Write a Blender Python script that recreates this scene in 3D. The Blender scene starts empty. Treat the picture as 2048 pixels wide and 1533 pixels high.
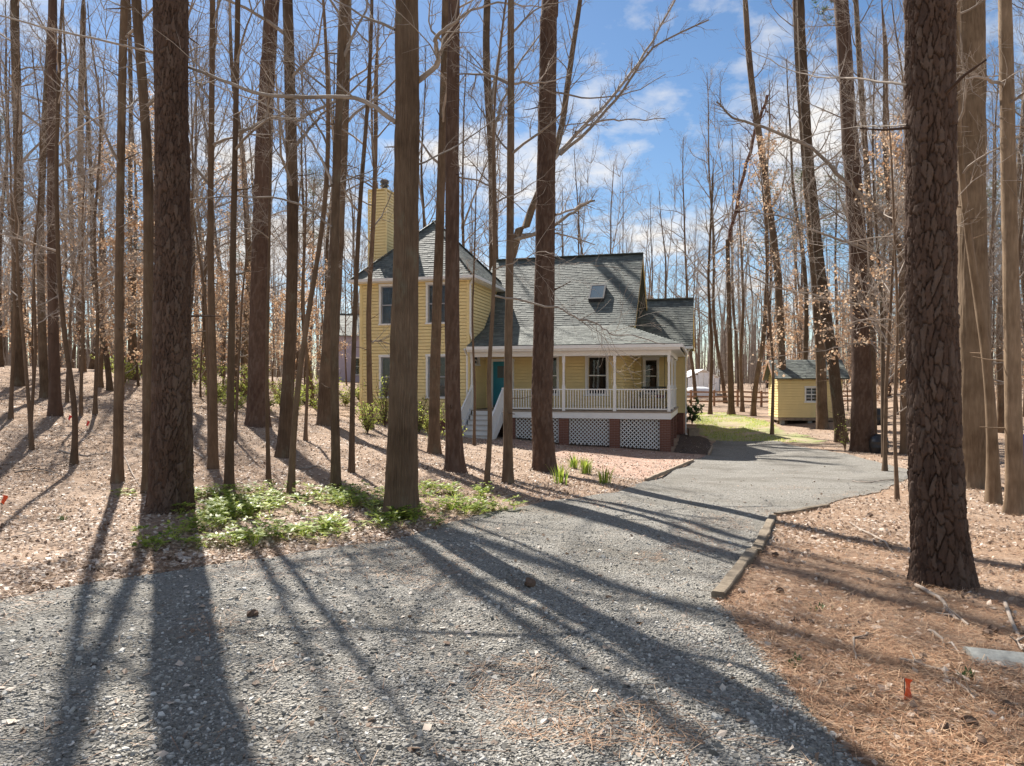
import bpy, bmesh, math, random
import numpy as np
from mathutils import Vector

random.seed(11)
rng = np.random.default_rng(11)
R = math.radians
SC = bpy.context.scene
COL = SC.collection

# ------------------------------------------------------------------ camera
F, CX, CY, CAMZ = 1450.0, 1024.0, 772.0, 1.8       # photo is 2048 px wide
cam = bpy.data.cameras.new('camera')
cam.sensor_width = 36.0
cam.lens = F / 2048 * 36
cam.shift_y = 5.5 / 2048
cam.clip_end = 2000
camo = bpy.data.objects.new('camera', cam)
COL.objects.link(camo)
camo.location = (0, 0, CAMZ)
camo.rotation_euler = (R(90), 0, 0)
SC.camera = camo

# ------------------------------------------------------------------ sky, sun, exposure
SUN_AZ, SUN_EL = -26.0, 47.0        # degrees left of the view axis, height
w = bpy.data.worlds.new('World')
SC.world = w
w.use_nodes = True
nt = w.node_tree
nt.nodes.clear()
wo = nt.nodes.new('ShaderNodeOutputWorld')
bg = nt.nodes.new('ShaderNodeBackground')
bg.inputs[1].default_value = 0.05
sky = nt.nodes.new('ShaderNodeTexSky')
sky.sky_type = 'NISHITA'
sky.sun_disc = False
sky.sun_elevation = R(SUN_EL)
sky.sun_rotation = R(SUN_AZ)
sky.air_density = 1.0
sky.dust_density = 0.2
sky.ozone_density = 1.6
tc = nt.nodes.new('ShaderNodeTexCoord')
sep = nt.nodes.new('ShaderNodeSeparateXYZ')
nt.links.new(tc.outputs['Generated'], sep.inputs[0])
ad = nt.nodes.new('ShaderNodeMath'); ad.operation = 'ADD'; ad.inputs[1].default_value = 0.22
nt.links.new(sep.outputs[2], ad.inputs[0])
dv = nt.nodes.new('ShaderNodeVectorMath'); dv.operation = 'DIVIDE'
cmb = nt.nodes.new('ShaderNodeCombineXYZ')
for i in range(3):
    nt.links.new(ad.outputs[0], cmb.inputs[i])
nt.links.new(tc.outputs['Generated'], dv.inputs[0])
nt.links.new(cmb.outputs[0], dv.inputs[1])
cn = nt.nodes.new('ShaderNodeTexNoise')
cn.inputs['Scale'].default_value = 2.1
cn.inputs['Detail'].default_value = 9
cn.inputs['Roughness'].default_value = 0.58
mp = nt.nodes.new('ShaderNodeMapping')
mp.inputs['Location'].default_value = (3.3, 1.2, 0.0)
nt.links.new(dv.outputs[0], mp.inputs[0])
nt.links.new(mp.outputs[0], cn.inputs['Vector'])
cr = nt.nodes.new('ShaderNodeValToRGB')
cr.color_ramp.elements[0].position = 0.485
cr.color_ramp.elements[1].position = 0.625
nt.links.new(cn.outputs[0], cr.inputs[0])
mx = nt.nodes.new('ShaderNodeMix'); mx.data_type = 'RGBA'
nt.links.new(cr.outputs[0], mx.inputs[0])
hs_ = nt.nodes.new('ShaderNodeHueSaturation'); hs_.inputs['Saturation'].default_value = 1.15; hs_.inputs['Value'].default_value = 1.12
nt.links.new(sky.outputs[0], hs_.inputs['Color']); nt.links.new(hs_.outputs[0], mx.inputs[6])
mx.inputs[7].default_value = (8.8, 8.6, 8.4, 1)
nt.links.new(mx.outputs[2], bg.inputs[0])
nt.links.new(bg.outputs[0], wo.inputs[0])

sl = bpy.data.lights.new('sun', 'SUN')
sl.energy = 5.0
sl.angle = R(0.55)
sl.color = (1.0, 0.94, 0.85)
so = bpy.data.objects.new('sun', sl)
COL.objects.link(so)
sd = Vector((math.sin(R(SUN_AZ)) * math.cos(R(SUN_EL)), math.cos(R(SUN_AZ)) * math.cos(R(SUN_EL)), math.sin(R(SUN_EL))))
so.rotation_euler = sd.to_track_quat('Z', 'Y').to_euler()
so.location = (0, 0, 40)
SC.view_settings.view_transform = 'Standard'
SC.view_settings.look = 'None'
SC.view_settings.exposure = 1.15
SC.view_settings.gamma = 1.0
SC.cycles.max_bounces = 6
SC.cycles.diffuse_bounces = 2
SC.cycles.transparent_max_bounces = 8
SC.cycles.use_denoising = True

# ------------------------------------------------------------------ helpers
def tag(o, label=None, cat=None, group=None, kind=None):
    if label: o['label'] = label
    if cat: o['category'] = cat
    if group: o['group'] = group
    if kind: o['kind'] = kind
    return o

def empty(name, loc=(0, 0, 0), rz=0.0):
    o = bpy.data.objects.new(name, None)
    o.empty_display_size = 0.2
    COL.objects.link(o)
    o.location = loc
    o.rotation_euler = (0, 0, rz)
    return o

def link(name, me, parent=None):
    o = bpy.data.objects.new(name, me)
    COL.objects.link(o)
    if parent is not None: o.parent = parent
    return o

def npmesh(name, V, faces, mat, smooth=False):
    """V (n,3); faces: list of int arrays (m,k)"""
    me = bpy.data.meshes.new(name)
    V = np.asarray(V, dtype=np.float32)
    me.vertices.add(len(V))
    me.vertices.foreach_set('co', V.ravel())
    loops = np.concatenate([f.ravel() for f in faces]).astype(np.int32)
    sizes = np.concatenate([np.full(len(f), f.shape[1]) for f in faces])
    starts = np.concatenate([[0], np.cumsum(sizes)[:-1]]).astype(np.int32)
    me.loops.add(len(loops))
    me.loops.foreach_set('vertex_index', loops)
    me.polygons.add(len(sizes))
    me.polygons.foreach_set('loop_start', starts)
    if smooth:
        me.polygons.foreach_set('use_smooth', np.ones(len(sizes), dtype=bool))
    else:
        me.polygons.foreach_set('use_smooth', np.zeros(len(sizes), dtype=bool))
    me.update(calc_edges=True)
    if mat: me.materials.append(mat)
    return me

BOXF = np.array([[0, 3, 2, 1], [4, 5, 6, 7], [0, 1, 5, 4], [1, 2, 6, 5], [2, 3, 7, 6], [3, 0, 4, 7]])
class Bx:
    """collects boxes / hexahedra into one mesh"""
    def __init__(self): self.V = []; self.F = []; self.n = 0
    def hexa(self, pts):
        self.V.append(np.array(pts, dtype=float)); self.F.append(BOXF + self.n); self.n += 8
        return self
    def box(self, lo, hi):
        x0, y0, z0 = lo; x1, y1, z1 = hi
        return self.hexa([(x0, y0, z0), (x1, y0, z0), (x1, y1, z0), (x0, y1, z0), (x0, y0, z1), (x1, y0, z1), (x1, y1, z1), (x0, y1, z1)])
    def bar(self, a, b, wx, wz):
        a = np.array(a, float); b = np.array(b, float)
        t = (b - a) / np.linalg.norm(b - a)
        up = np.array([0, 0, 1.0]) if abs(t[2]) < 0.95 else np.array([1.0, 0, 0])
        s = np.cross(t, up); s /= np.linalg.norm(s); u = np.cross(s, t)
        c = []
        for p in (a, b):
            for q, r_ in ((-1, -1), (1, -1), (1, 1), (-1, 1)):
                c.append(p + s * q * wx / 2 + u * r_ * wz / 2)
        return self.hexa([c[0], c[1], c[2], c[3], c[4], c[5], c[6], c[7]])
    def build(self, name, mat, parent=None):
        me = npmesh(name, np.concatenate(self.V), [np.concatenate(self.F)], mat)
        return link(name, me, parent)

def box(name, lo, hi, mat, parent=None):
    return Bx().box(lo, hi).build(name, mat, parent)

class Tubes:
    def __init__(self): self.g = {}
    def add(self, P, Rd, sides):
        self.g.setdefault((len(P), sides), []).append((P, Rd))
    def mesh(self, name, mat, extraV=None, extraF=None):
        Vs, Fs, off = [], [], 0
        for (n, s), items in self.g.items():
            P = np.array([i[0] for i in items], float); Rr = np.array([i[1] for i in items], float)
            T = np.gradient(P, axis=1)
            T /= np.linalg.norm(T, axis=2, keepdims=True) + 1e-9
            mt = T.mean(axis=1)
            ref = np.where(np.abs(mt[:, 2:3]) > 0.75, np.array([[1.0, 0.1, 0]]), np.array([[0, 0, 1.0]]))
            N1 = np.cross(T, ref[:, None, :]); N1 /= np.linalg.norm(N1, axis=2, keepdims=True) + 1e-9
            N2 = np.cross(T, N1)
            an = np.arange(s) / s * 2 * np.pi
            V = P[:, :, None, :] + Rr[:, :, None, None] * (np.cos(an)[None, None, :, None] * N1[:, :, None, :] + np.sin(an)[None, None, :, None] * N2[:, :, None, :])
            m = len(items)
            Vs.append(V.reshape(-1, 3))
            i = np.arange(n - 1)[:, None]; j = np.arange(s)[None, :]
            q = np.stack([i * s + j, i * s + (j + 1) % s, (i + 1) * s + (j + 1) % s, (i + 1) * s + j], axis=-1).reshape(-1, 4)
            Fs.append((q[None] + (np.arange(m) * n * s)[:, None, None]).reshape(-1, 4) + off)
            off += m * n * s
        return npmesh(name, np.concatenate(Vs), [np.concatenate(Fs)], mat, True)

def vnoise(x, y, seed=0):
    xi = np.floor(x).astype(np.int64); yi = np.floor(y).astype(np.int64)
    fx = x - xi; fy = y - yi
    fx = fx * fx * (3 - 2 * fx); fy = fy * fy * (3 - 2 * fy)
    def h(a, b):
        n = (a * 374761393 + b * 668265263 + seed * 1442695041) & 0xffffffff
        n = ((n ^ (n >> 13)) * 1274126177) & 0xffffffff
        return ((n ^ (n >> 16)) & 0xffff) / 65535.0
    return (h(xi, yi) * (1 - fx) + h(xi + 1, yi) * fx) * (1 - fy) + (h(xi, yi + 1) * (1 - fx) + h(xi + 1, yi + 1) * fx) * fy

# ------------------------------------------------------------------ terrain height
CP = np.array([
    (0, 0, 0), (-8, 0, .1), (8, 0, -.1), (0, 5, 0), (-6, 6, .05), (6, 6, -.1), (0, -12, 0), (-20, -10, .4), (20, -10, -.3),
    (-4.95, 10.5, 0), (-1.54, 10, -.01), (4.18, 7, -.13), (4.06, 11.3, -.25), (.77, 17.5, -.23), (-1.4, 17, -.05),
    (6.14, 24.65, -.75), (6.2, 28, -.8), (3, 28, -.62), (-1.15, 28.4, -.33), (-6.5, 31.4, .3), (-1.8, 30.1, -.15),
    (9.2, 33, -.66), (12.1, 26, -.58), (11, 20, -.58), (9.9, 15.5, -.37), (8.67, 12.5, -.42), (6, 16, -.45), (8, 21, -.65),
    (13.06, 36, -.14), (11.2, 38, -.24), (15.5, 50, .3), (16, 56, .55), (17, 34, .05), (21.5, 32, .08), (36, 60, 1.1),
    (-12.1, 19, 1.0), (-7, 13, .08), (-8.5, 14, .27), (-9.95, 15, .47), (-7.8, 11, .07), (-17.8, 26, 1.65), (-7.3, 22, .6),
    (-5.6, 23.5, .5), (-5, 16, .22), (-3.2, 14, .1), (-22.6, 32, 2.6), (-40, 45, 3.0), (-30, 60, 3.0), (-15, 50, 2.0), (-10, 38, .9),
    (-3, 60, 1.5), (5, 80, 1.5), (20, 80, 1.8), (40, 30, .3), (-40, 20, 2.4), (-20, 10, 1.0), (25, 15, -.4), (15, 5, -.3),
    (0, 40, .4), (5, 40, -.1), (-60, 80, 3), (60, 80, 1.8), (0, 120, 2), (-80, 20, 3), (80, 20, .8)], float)
def _k(r2): return np.where(r2 > 1e-12, 0.5 * r2 * np.log(np.maximum(r2, 1e-12)), 0)
_n = len(CP)
_d2 = ((CP[:, None, :2] - CP[None, :, :2]) ** 2).sum(-1)
_A = np.zeros((_n + 3, _n + 3))
_A[:_n, :_n] = _k(_d2) + np.eye(_n) * 6.0
_A[:_n, _n] = 1; _A[:_n, _n + 1:] = CP[:, :2]
_A[_n, :_n] = 1; _A[_n + 1:, :_n] = CP[:, :2].T
_W = np.linalg.solve(_A, np.concatenate([CP[:, 2], np.zeros(3)]))
def H(x, y):
    x = np.asarray(x, float); y = np.asarray(y, float)
    sh = x.shape; x = x.ravel(); y = y.ravel()
    xc = np.clip(x, -75, 75); yc = np.clip(y, -14, 115)
    out = np.full(len(x), _W[_n]) + _W[_n + 1] * xc + _W[_n + 2] * yc
    for i in range(_n):
        out += _W[i] * _k((xc - CP[i, 0]) ** 2 + (yc - CP[i, 1]) ** 2)
    out += (vnoise(x * .45, y * .45, 3) - .5) * .10 + (vnoise(x * 1.7, y * 1.7, 5) - .5) * .03
    return out.reshape(sh)
def h1(x, y): return float(H(np.array([x]), np.array([y]))[0])
def hit(px, py):
    """where the sight line through a photo pixel meets the terrain"""
    D = np.concatenate([np.arange(2.5, 60, .05), np.arange(60, 130, .25)])
    X = (px - CX) / F * D; Z = CAMZ + (CY - py) / F * D
    b = np.nonzero(Z <= H(X, D))[0]
    i = b[0] if len(b) else len(D) - 1
    return float(X[i]), float(D[i])
def wpt(px, py, D): return np.array([(px - CX) / F * D, D, CAMZ + (CY - py) / F * D])

# ------------------------------------------------------------------ materials
def new_mat(name):
    m = bpy.data.materials.new(name); m.use_nodes = True
    n = m.node_tree; b = n.nodes['Principled BSDF']
    return m, n, b
def ramp(n, fac, stops):
    r_ = n.nodes.new('ShaderNodeValToRGB')
    while len(r_.color_ramp.elements) < len(stops): r_.color_ramp.elements.new(0.5)
    for e, (p, c) in zip(r_.color_ramp.elements, stops):
        e.position = p; e.color = (*c, 1)
    n.links.new(fac, r_.inputs[0])
    return r_.outputs[0]
def coords(n, scale=(1, 1, 1), kind='Object'):
    t = n.nodes.new('ShaderNodeTexCoord'); m = n.nodes.new('ShaderNodeMapping')
    m.inputs['Scale'].default_value = scale
    n.links.new(t.outputs[kind], m.inputs[0]); return m.outputs[0]
def noise(n, vec, scale, detail=5, rough=.6):
    t = n.nodes.new('ShaderNodeTexNoise')
    t.inputs['Scale'].default_value = scale; t.inputs['Detail'].default_value = detail; t.inputs['Roughness'].default_value = rough
    n.links.new(vec, t.inputs['Vector']); return t.outputs[0]
def bump(n, b, height, strength, dist):
    u = n.nodes.new('ShaderNodeBump'); u.inputs['Strength'].default_value = strength; u.inputs['Distance'].default_value = dist
    n.links.new(height, u.inputs['Height']); n.links.new(u.outputs[0], b.inputs['Normal'])
def mixc(n, fac, a, c, mode='MIX'):
    m = n.nodes.new('ShaderNodeMix'); m.data_type = 'RGBA'; m.blend_type = mode
    if isinstance(fac, float): m.inputs[0].default_value = fac
    else: n.links.new(fac, m.inputs[0])
    for k, v in ((6, a), (7, c)):
        if isinstance(v, tuple): m.inputs[k].default_value = (*v, 1)
        else: n.links.new(v, m.inputs[k])
    return m.outputs[2]
def paint(name, c, rough=.55, var=.12, scale=3.0, bumpd=0.0):
    m, n, b = new_mat(name)
    v = coords(n)
    f = noise(n, v, scale, 6)
    lo = tuple(x * (1 - var) for x in c); hi = tuple(min(1, x * (1 + var)) for x in c)
    n.links.new(ramp(n, f, [(.3, lo), (.7, hi)]), b.inputs['Base Color'])
    b.inputs['Roughness'].default_value = rough
    if bumpd: bump(n, b, noise(n, v, scale * 12, 4), .5, bumpd)
    return m
def bark(name, stops, stretch, scale, dist, rnd=.25):
    m, n, b = new_mat(name)
    v = coords(n, stretch)
    f = noise(n, v, scale, 7, .65)
    c = ramp(n, f, stops)
    big = noise(n, coords(n), 1.3, 3)
    c = mixc(n, .35, c, ramp(n, big, [(.35, tuple(x * .7 for x in stops[0][1])), (.65, tuple(min(1, x * 1.15) for x in stops[-1][1]))]))
    oi = n.nodes.new('ShaderNodeObjectInfo')
    hs = n.nodes.new('ShaderNodeHueSaturation')
    mr = n.nodes.new('ShaderNodeMapRange'); mr.inputs[3].default_value = 1 - rnd; mr.inputs[4].default_value = 1 + rnd
    n.links.new(oi.outputs['Random'], mr.inputs[0]); n.links.new(mr.outputs[0], hs.inputs['Value'])
    n.links.new(c, hs.inputs['Color']); n.links.new(hs.outputs[0], b.inputs['Base Color'])
    b.inputs['Roughness'].default_value = .9
    b.inputs['Specular IOR Level'].default_value = .25
    bump(n, b, f, .8, dist)
    return m
M = {}
M['pine'] = bark('pine_bark', [(.3, (.055, .030, .020)), (.55, (.108, .063, .043)), (.75, (.17, .115, .086))], (1, 1, .35), 14, .02)
pn_ = M['pine'].node_tree
_at = pn_.nodes.new('ShaderNodeAttribute'); _at.attribute_name = 'plate'
_b = pn_.nodes['Principled BSDF']; _src = _b.inputs['Base Color'].links[0].from_socket
pn_.links.new(mixc(pn_, .45, _src, ramp(pn_, _at.outputs['Fac'], [(0, (.055, .036, .028)), (.5, (.105, .062, .043)), (1, (.17, .125, .098))])), _b.inputs['Base Color'])
M['hard'] = bark('hardwood_bark', [(.3, (.070, .044, .027)), (.55, (.130, .086, .055)), (.75, (.21, .150, .100))], (1, 1, .14), 26, .012)
hn_ = M['hard'].node_tree
_b = hn_.nodes['Principled BSDF']; _src = _b.inputs['Base Color'].links[0].from_socket
_li = ramp(hn_, noise(hn_, coords(hn_, (1, 1, .5)), 3.2, 7, .7), [(.56, (0, 0, 0)), (.66, (.55, .55, .55))])
hn_.links.new(mixc(hn_, _li, _src, (.18, .17, .12)), _b.inputs['Base Color'])
M['young'] = bark('sapling_bark', [(.3, (.10, .064, .040)), (.7, (.20, .135, .088))], (1, 1, .3), 18, .004)
M['pale'] = bark('bounce_lit_bark', [(.3, (.12, .078, .046)), (.55, (.22, .15, .094)), (.75, (.33, .245, .165))], (1, 1, .14), 24, .012)  # lighter bark for the right-hand trunks, bounce light painted into the colour
M['twig'] = bark('twig_bark', [(.3, (.19, .15, .12)), (.7, (.42, .36, .31))], (1, 1, 1), 3, .002)
M['snag'] = bark('dead_wood', [(.3, (.09, .042, .03)), (.7, (.17, .085, .06))], (1, 1, .2), 12, .01)

def leafmat(name, stops, trans=.35, rough=.5):
    m, n, b = new_mat(name)
    g = n.nodes.new('ShaderNodeNewGeometry')
    c = ramp(n, g.outputs['Random Per Island'], stops)
    n.links.new(c, b.inputs['Base Color']); b.inputs['Roughness'].default_value = rough
    b.inputs['Specular IOR Level'].default_value = .3
    t = n.nodes.new('ShaderNodeBsdfTranslucent'); n.links.new(c, t.inputs[0])
    x = n.nodes.new('ShaderNodeMixShader'); x.inputs[0].default_value = trans
    n.links.new(b.outputs[0], x.inputs[1]); n.links.new(t.outputs[0], x.inputs[2])
    n.links.new(x.outputs[0], n.nodes['Material Output'].inputs[0])
    return m
M['litter'] = leafmat('fallen_leaf', [(0, (.14, .09, .06)), (.3, (.28, .195, .14)), (.6, (.45, .345, .265)), (.85, (.60, .50, .41)), (1, (.70, .62, .54))], .15, .55)
M['needle'] = leafmat('fallen_needle', [(0, (.18, .088, .045)), (.5, (.37, .205, .115)), (1, (.58, .41, .27))], .1, .55)
M['tanleaf'] = leafmat('dry_beech_leaf', [(0, (.40, .22, .12)), (.5, (.58, .40, .26)), (1, (.70, .55, .40))], .4)
M['green'] = leafmat('fresh_leaf', [(0, (.08, .16, .025)), (.35, (.26, .36, .05)), (1, (.55, .60, .13))], .55, .4)
M['shrub'] = leafmat('shrub_leaf', [(0, (.20, .27, .05)), (.5, (.38, .45, .09)), (1, (.55, .55, .18))], .55)
M['dark_leaf'] = leafmat('evergreen_leaf', [(0, (.03, .07, .025)), (1, (.10, .17, .06))], .25, .35)
M['pineneedle'] = leafmat('pine_foliage', [(0, (.05, .09, .03)), (1, (.14, .19, .07))], .3)
M['gravel_stone'] = leafmat('gravel_stone', [(0, (.12, .113, .098)), (.45, (.265, .25, .222)), (.85, (.43, .41, .37)), (1, (.60, .575, .525))], 0.0, .8)

# ground: litter
m, n, b = new_mat('leaf_litter_ground'); M['ground'] = m
v = coords(n)
f1 = noise(n, v, 9, 8, .7); f2 = noise(n, v, .5, 4); f3 = noise(n, v, 45, 4, .7)
c = ramp(n, f1, [(.3, (.16, .105, .072)), (.5, (.32, .228, .168)), (.62, (.46, .352, .272)), (.75, (.57, .465, .375))])
c2 = ramp(n, f3, [(.35, (.19, .13, .09)), (.65, (.53, .425, .335))])
c = mixc(n, .45, c, c2)
c = mixc(n, ramp(n, f2, [(.42, (0, 0, 0)), (.62, (.6, .6, .6))]), c, (.27, .18, .12))
n.links.new(c, b.inputs['Base Color']); b.inputs['Roughness'].default_value = .95; b.inputs['Specular IOR Level'].default_value = .15
bump(n, b, f1, 1.0, .05)
# gravel
m, n, b = new_mat('gravel'); M['gravel'] = m
v = coords(n)
vo = n.nodes.new('ShaderNodeTexVoronoi'); vo.inputs['Scale'].default_value = 55; n.links.new(v, vo.inputs['Vector'])
f2 = noise(n, v, .7, 5); f3 = noise(n, v, 90, 4, .7)
bw = n.nodes.new('ShaderNodeRGBToBW'); n.links.new(vo.outputs['Color'], bw.inputs[0])
c = ramp(n, bw.outputs[0], [(.15, (.15, .142, .124)), (.5, (.29, .275, .246)), (.85, (.46, .44, .40))])
c = mixc(n, .35, c, ramp(n, f3, [(.35, (.14, .133, .118)), (.65, (.44, .42, .385))]))
c = mixc(n, ramp(n, f2, [(.45, (0, 0, 0)), (.62, (.6, .6, .6))]), c, (.17, .155, .13))
n.links.new(c, b.inputs['Base Color']); b.inputs['Roughness'].default_value = .92; b.inputs['Specular IOR Level'].default_value = .2
bump(n, b, vo.outputs['Distance'], 1.0, .03)
# lawn, mulch, path
m, n, b = new_mat('thin_lawn'); M['lawn'] = m
v = coords(n); f1 = noise(n, v, .8, 6, .65); f2 = noise(n, v, 25, 5)
c = mixc(n, ramp(n, f1, [(.42, (0, 0, 0)), (.6, (1, 1, 1))]), (.40, .30, .22), (.25, .29, .09))
c = mixc(n, .3, c, ramp(n, f2, [(.3, (.12, .12, .05)), (.7, (.42, .40, .22))]))
n.links.new(c, b.inputs['Base Color']); b.inputs['Roughness'].default_value = .95; bump(n, b, f2, .8, .03)
M['mulch'] = paint('mulch', (.07, .045, .032), .95, .5, 14, .02)
m, n, b = new_mat('brick_walk'); M['walk'] = m
v = coords(n)
br = n.nodes.new('ShaderNodeTexBrick'); br.inputs['Scale'].default_value = 4.6
br.inputs['Color1'].default_value = (.27, .15, .105, 1); br.inputs['Color2'].default_value = (.35, .21, .15, 1); br.inputs['Mortar'].default_value = (.36, .27, .21, 1)
br.inputs['Mortar Size'].default_value = .015
n.links.new(v, br.inputs['Vector'])
f2 = noise(n, v, 2.5, 6)
c = mixc(n, ramp(n, f2, [(.42, (0, 0, 0)), (.62, (.8, .8, .8))]), br.outputs[0], (.40, .28, .215))
n.links.new(c, b.inputs['Base Color']); b.inputs['Roughness'].default_value = .9; bump(n, b, f2, .5, .02)
# house paints
M['yellow'] = paint('yellow_siding', (.90, .71, .34), .55, .05, 2.5)
M['white'] = paint('white_trim', (.84, .83, .80), .5, .04, 3)
M['interior'] = paint('dark_room', (.05, .045, .04), .9)
M['sash'] = paint('grey_sash', (.36, .36, .38), .4, .08)
M['blind'] = paint('blind_slat', (.35, .33, .33), .6, .08)
M['curtain'] = paint('curtain_cloth', (.42, .40, .38), .8, .15, 6)
M['teal'] = paint('teal_door', (.012, .23, .32), .35, .08)
M['brickmat'] = paint('red_brick', (.20, .082, .056), .85, .35, 9, .004)
M['mortar'] = paint('mortar', (.33, .27, .23), .95, .15, 12)
M['deck'] = paint('porch_deck', (.33, .27, .21), .7, .2, 4)
M['tread'] = paint('tread_paint', (.55, .50, .44), .6, .12, 6)
M['metal'] = paint('dark_metal', (.05, .05, .055), .4, .2)
M['lattice'] = paint('lattice_white', (.76, .74, .71), .6, .06)
M['wood'] = paint('weathered_wood', (.30, .23, .165), .85, .3, 7, .004)
M['cedar'] = paint('cedar_fence', (.33, .19, .115), .85, .25, 6, .003)
M['timber'] = bark('timber_wood', [(.3, (.09, .068, .048)), (.5, (.18, .145, .105)), (.7, (.30, .25, .19))], (1, 1, 1), 16, .012, .1)
M['plastic'] = paint('black_plastic', (.018, .020, .024), .35, .15)
M['blue'] = paint('blue_plastic', (.03, .05, .35), .4)
M['orange'] = paint('orange_flag', (.85, .10, .015), .5, .1)
M['red'] = paint('red_flag', (.75, .05, .03), .5, .1)
M['concrete'] = paint('concrete', (.30, .30, .275), .9, .25, 22, .004)
M['tarp'] = paint('white_canvas', (.78, .78, .80), .6, .06)
M['lav'] = paint('lavender_siding', (.42, .38, .47), .7, .08)
M['cushion'] = paint('red_cushion', (.25, .05, .04), .8, .2)
M['cone'] = paint('pine_cone', (.14, .085, .055), .8, .3, 20)
m, n, b = new_mat('roof_shingle'); M['shingle'] = m
g = n.nodes.new('ShaderNodeNewGeometry')
v = coords(n); f2 = noise(n, v, .9, 4); f3 = noise(n, v, 60, 3)
c = ramp(n, g.outputs['Random Per Island'], [(0, (.050, .060, .055)), (.5, (.092, .106, .096)), (1, (.15, .168, .148))])
c = mixc(n, .25, c, ramp(n, f2, [(.3, (.08, .09, .09)), (.7, (.19, .205, .18))]))
n.links.new(c, b.inputs['Base Color']); b.inputs['Roughness'].default_value = .7; bump(n, b, f3, .4, .004)
m, n, b = new_mat('window_glass'); M['glass'] = m
gl = n.nodes.new('ShaderNodeBsdfGlossy'); gl.inputs['Roughness'].default_value = .02; gl.inputs[0].default_value = (.9, .93, .95, 1)
tr = n.nodes.new('ShaderNodeBsdfTransparent'); tr.inputs[0].default_value = (.75, .78, .80, 1)
fr = n.nodes.new('ShaderNodeFresnel'); fr.inputs[0].default_value = 1.4
x = n.nodes.new('ShaderNodeMixShader')
n.links.new(fr.outputs[0], x.inputs[0]); n.links.new(tr.outputs[0], x.inputs[1]); n.links.new(gl.outputs[0], x.inputs[2])
n.links.new(x.outputs[0], n.nodes['Material Output'].inputs[0])
m, n, b = new_mat('skylight_glass'); M['skyglass'] = m
b.inputs['Base Color'].default_value = (.10, .13, .15, 1); b.inputs['Roughness'].default_value = .06; b.inputs['Specular IOR Level'].default_value = 1.0

# ------------------------------------------------------------------ ground sheet
def axis(a0, a1, step, lo, hi):
    c = list(np.arange(a0, a1 + 1e-6, step)); s = step; x = a1
    while x < hi: s *= 1.22; x += s; c.append(min(x, hi))
    s = step; x = a0
    while x > lo: s *= 1.22; x -= s; c.insert(0, max(x, lo))
    return np.array(sorted(set(c)))
gx = axis(-15, 15, .22, -500, 500); gy = axis(-2, 38, .22, -60, 700)
XX, YY = np.meshgrid(gx, gy)
ZZ = H(XX, YY)
nx, ny = len(gx), len(gy)
idx = np.arange(nx * ny).reshape(ny, nx)
q = np.stack([idx[:-1, :-1], idx[:-1, 1:], idx[1:, 1:], idx[1:, :-1]], -1).reshape(-1, 4)
o = link('ground', npmesh('ground', np.stack([XX, YY, ZZ], -1).reshape(-1, 3), [q], M['ground'], True))
tag(o, 'leaf litter and pine straw woodland floor', kind='structure')

def inpoly(X, Y, P):
    X = np.asarray(X); Y = np.asarray(Y); r_ = np.zeros(X.shape, bool)
    for i in range(len(P)):
        x1, y1 = P[i]; x2, y2 = P[i - 1]
        c_ = ((y1 > Y) != (y2 > Y)) & (X < (x2 - x1) * (Y - y1) / ((y2 - y1) if y2 != y1 else 1e-9) + x1)
        r_ ^= c_
    return r_
def rough_edge(P, step, amp):
    out = []
    for i in range(len(P)):
        a = np.array(P[i]); c_ = np.array(P[(i + 1) % len(P)])
        L = np.linalg.norm(c_ - a); k = max(1, int(L / step))
        for j in range(k):
            p = a + (c_ - a) * j / k
            if j: p = p + rng.normal(0, amp, 2)
            out.append((float(p[0]), float(p[1])))
    return out
def sheet(name, P, mat, off, cell=.25, amp=.03):
    P2 = rough_edge(P, .3, amp)
    bm = bmesh.new()
    bm.faces.new([bm.verts.new((x, y, 0)) for x, y in P2])
    xs = [p[0] for p in P2]; ys = [p[1] for p in P2]
    for a, nrm, lo, hi in ((0, (1, 0, 0), min(xs), max(xs)), (1, (0, 1, 0), min(ys), max(ys))):
        t = math.floor(lo / cell) * cell
        while t < hi:
            co = [0, 0, 0]; co[a] = t
            bmesh.ops.bisect_plane(bm, geom=bm.verts[:] + bm.edges[:] + bm.faces[:], dist=1e-5, plane_co=co, plane_no=nrm)
            t += cell
    bmesh.ops.triangulate(bm, faces=bm.faces[:])
    bm.normal_update()
    if sum(f.normal.z * f.calc_area() for f in bm.faces) < 0:
        bmesh.ops.reverse_faces(bm, faces=bm.faces[:])
    co = np.array([v_.co[:] for v_ in bm.verts])
    z = H(co[:, 0], co[:, 1]) + off
    for v_, zz in zip(bm.verts, z): v_.co.z = zz
    for f_ in bm.faces: f_.smooth = True
    me = bpy.data.meshes.new(name); bm.to_mesh(me); bm.free(); me.materials.append(mat)
    o_ = link(name, me); o_['kind'] = 'structure'
    return o_
DR_PX = [(0, 1203), (200, 1166), (400, 1138), (600, 1108), (780, 1085), (880, 1056), (1000, 1022), (1150, 1000), (1240, 984), (1300, 962), (1388, 922),
         (1420, 910), (1424, 893), (1432, 882), (1560, 884), (1690, 908), (1830, 945), (1822, 958), (1760, 986), (1650, 1012), (1550, 1032), (1544, 1085), (1505, 1112), (1432, 1206),
         (1500, 1285), (1600, 1405), (1720, 1533)]
DRIVE = [hit(*p) for p in DR_PX]
DRIVE = [(-9.5, 4.0), (-8.4, 6.6)] + DRIVE + [(2.6, 2.4), (1.5, -1.5), (-9.5, -1.5)]
o = sheet('driveway', DRIVE, M['gravel'], .016, .3)
LAWN = [hit(*p) for p in [(1388, 842), (1400, 870), (1432, 883), (1560, 885), (1650, 888), (1560, 856), (1530, 842), (1450, 826), (1395, 826)]]
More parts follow.
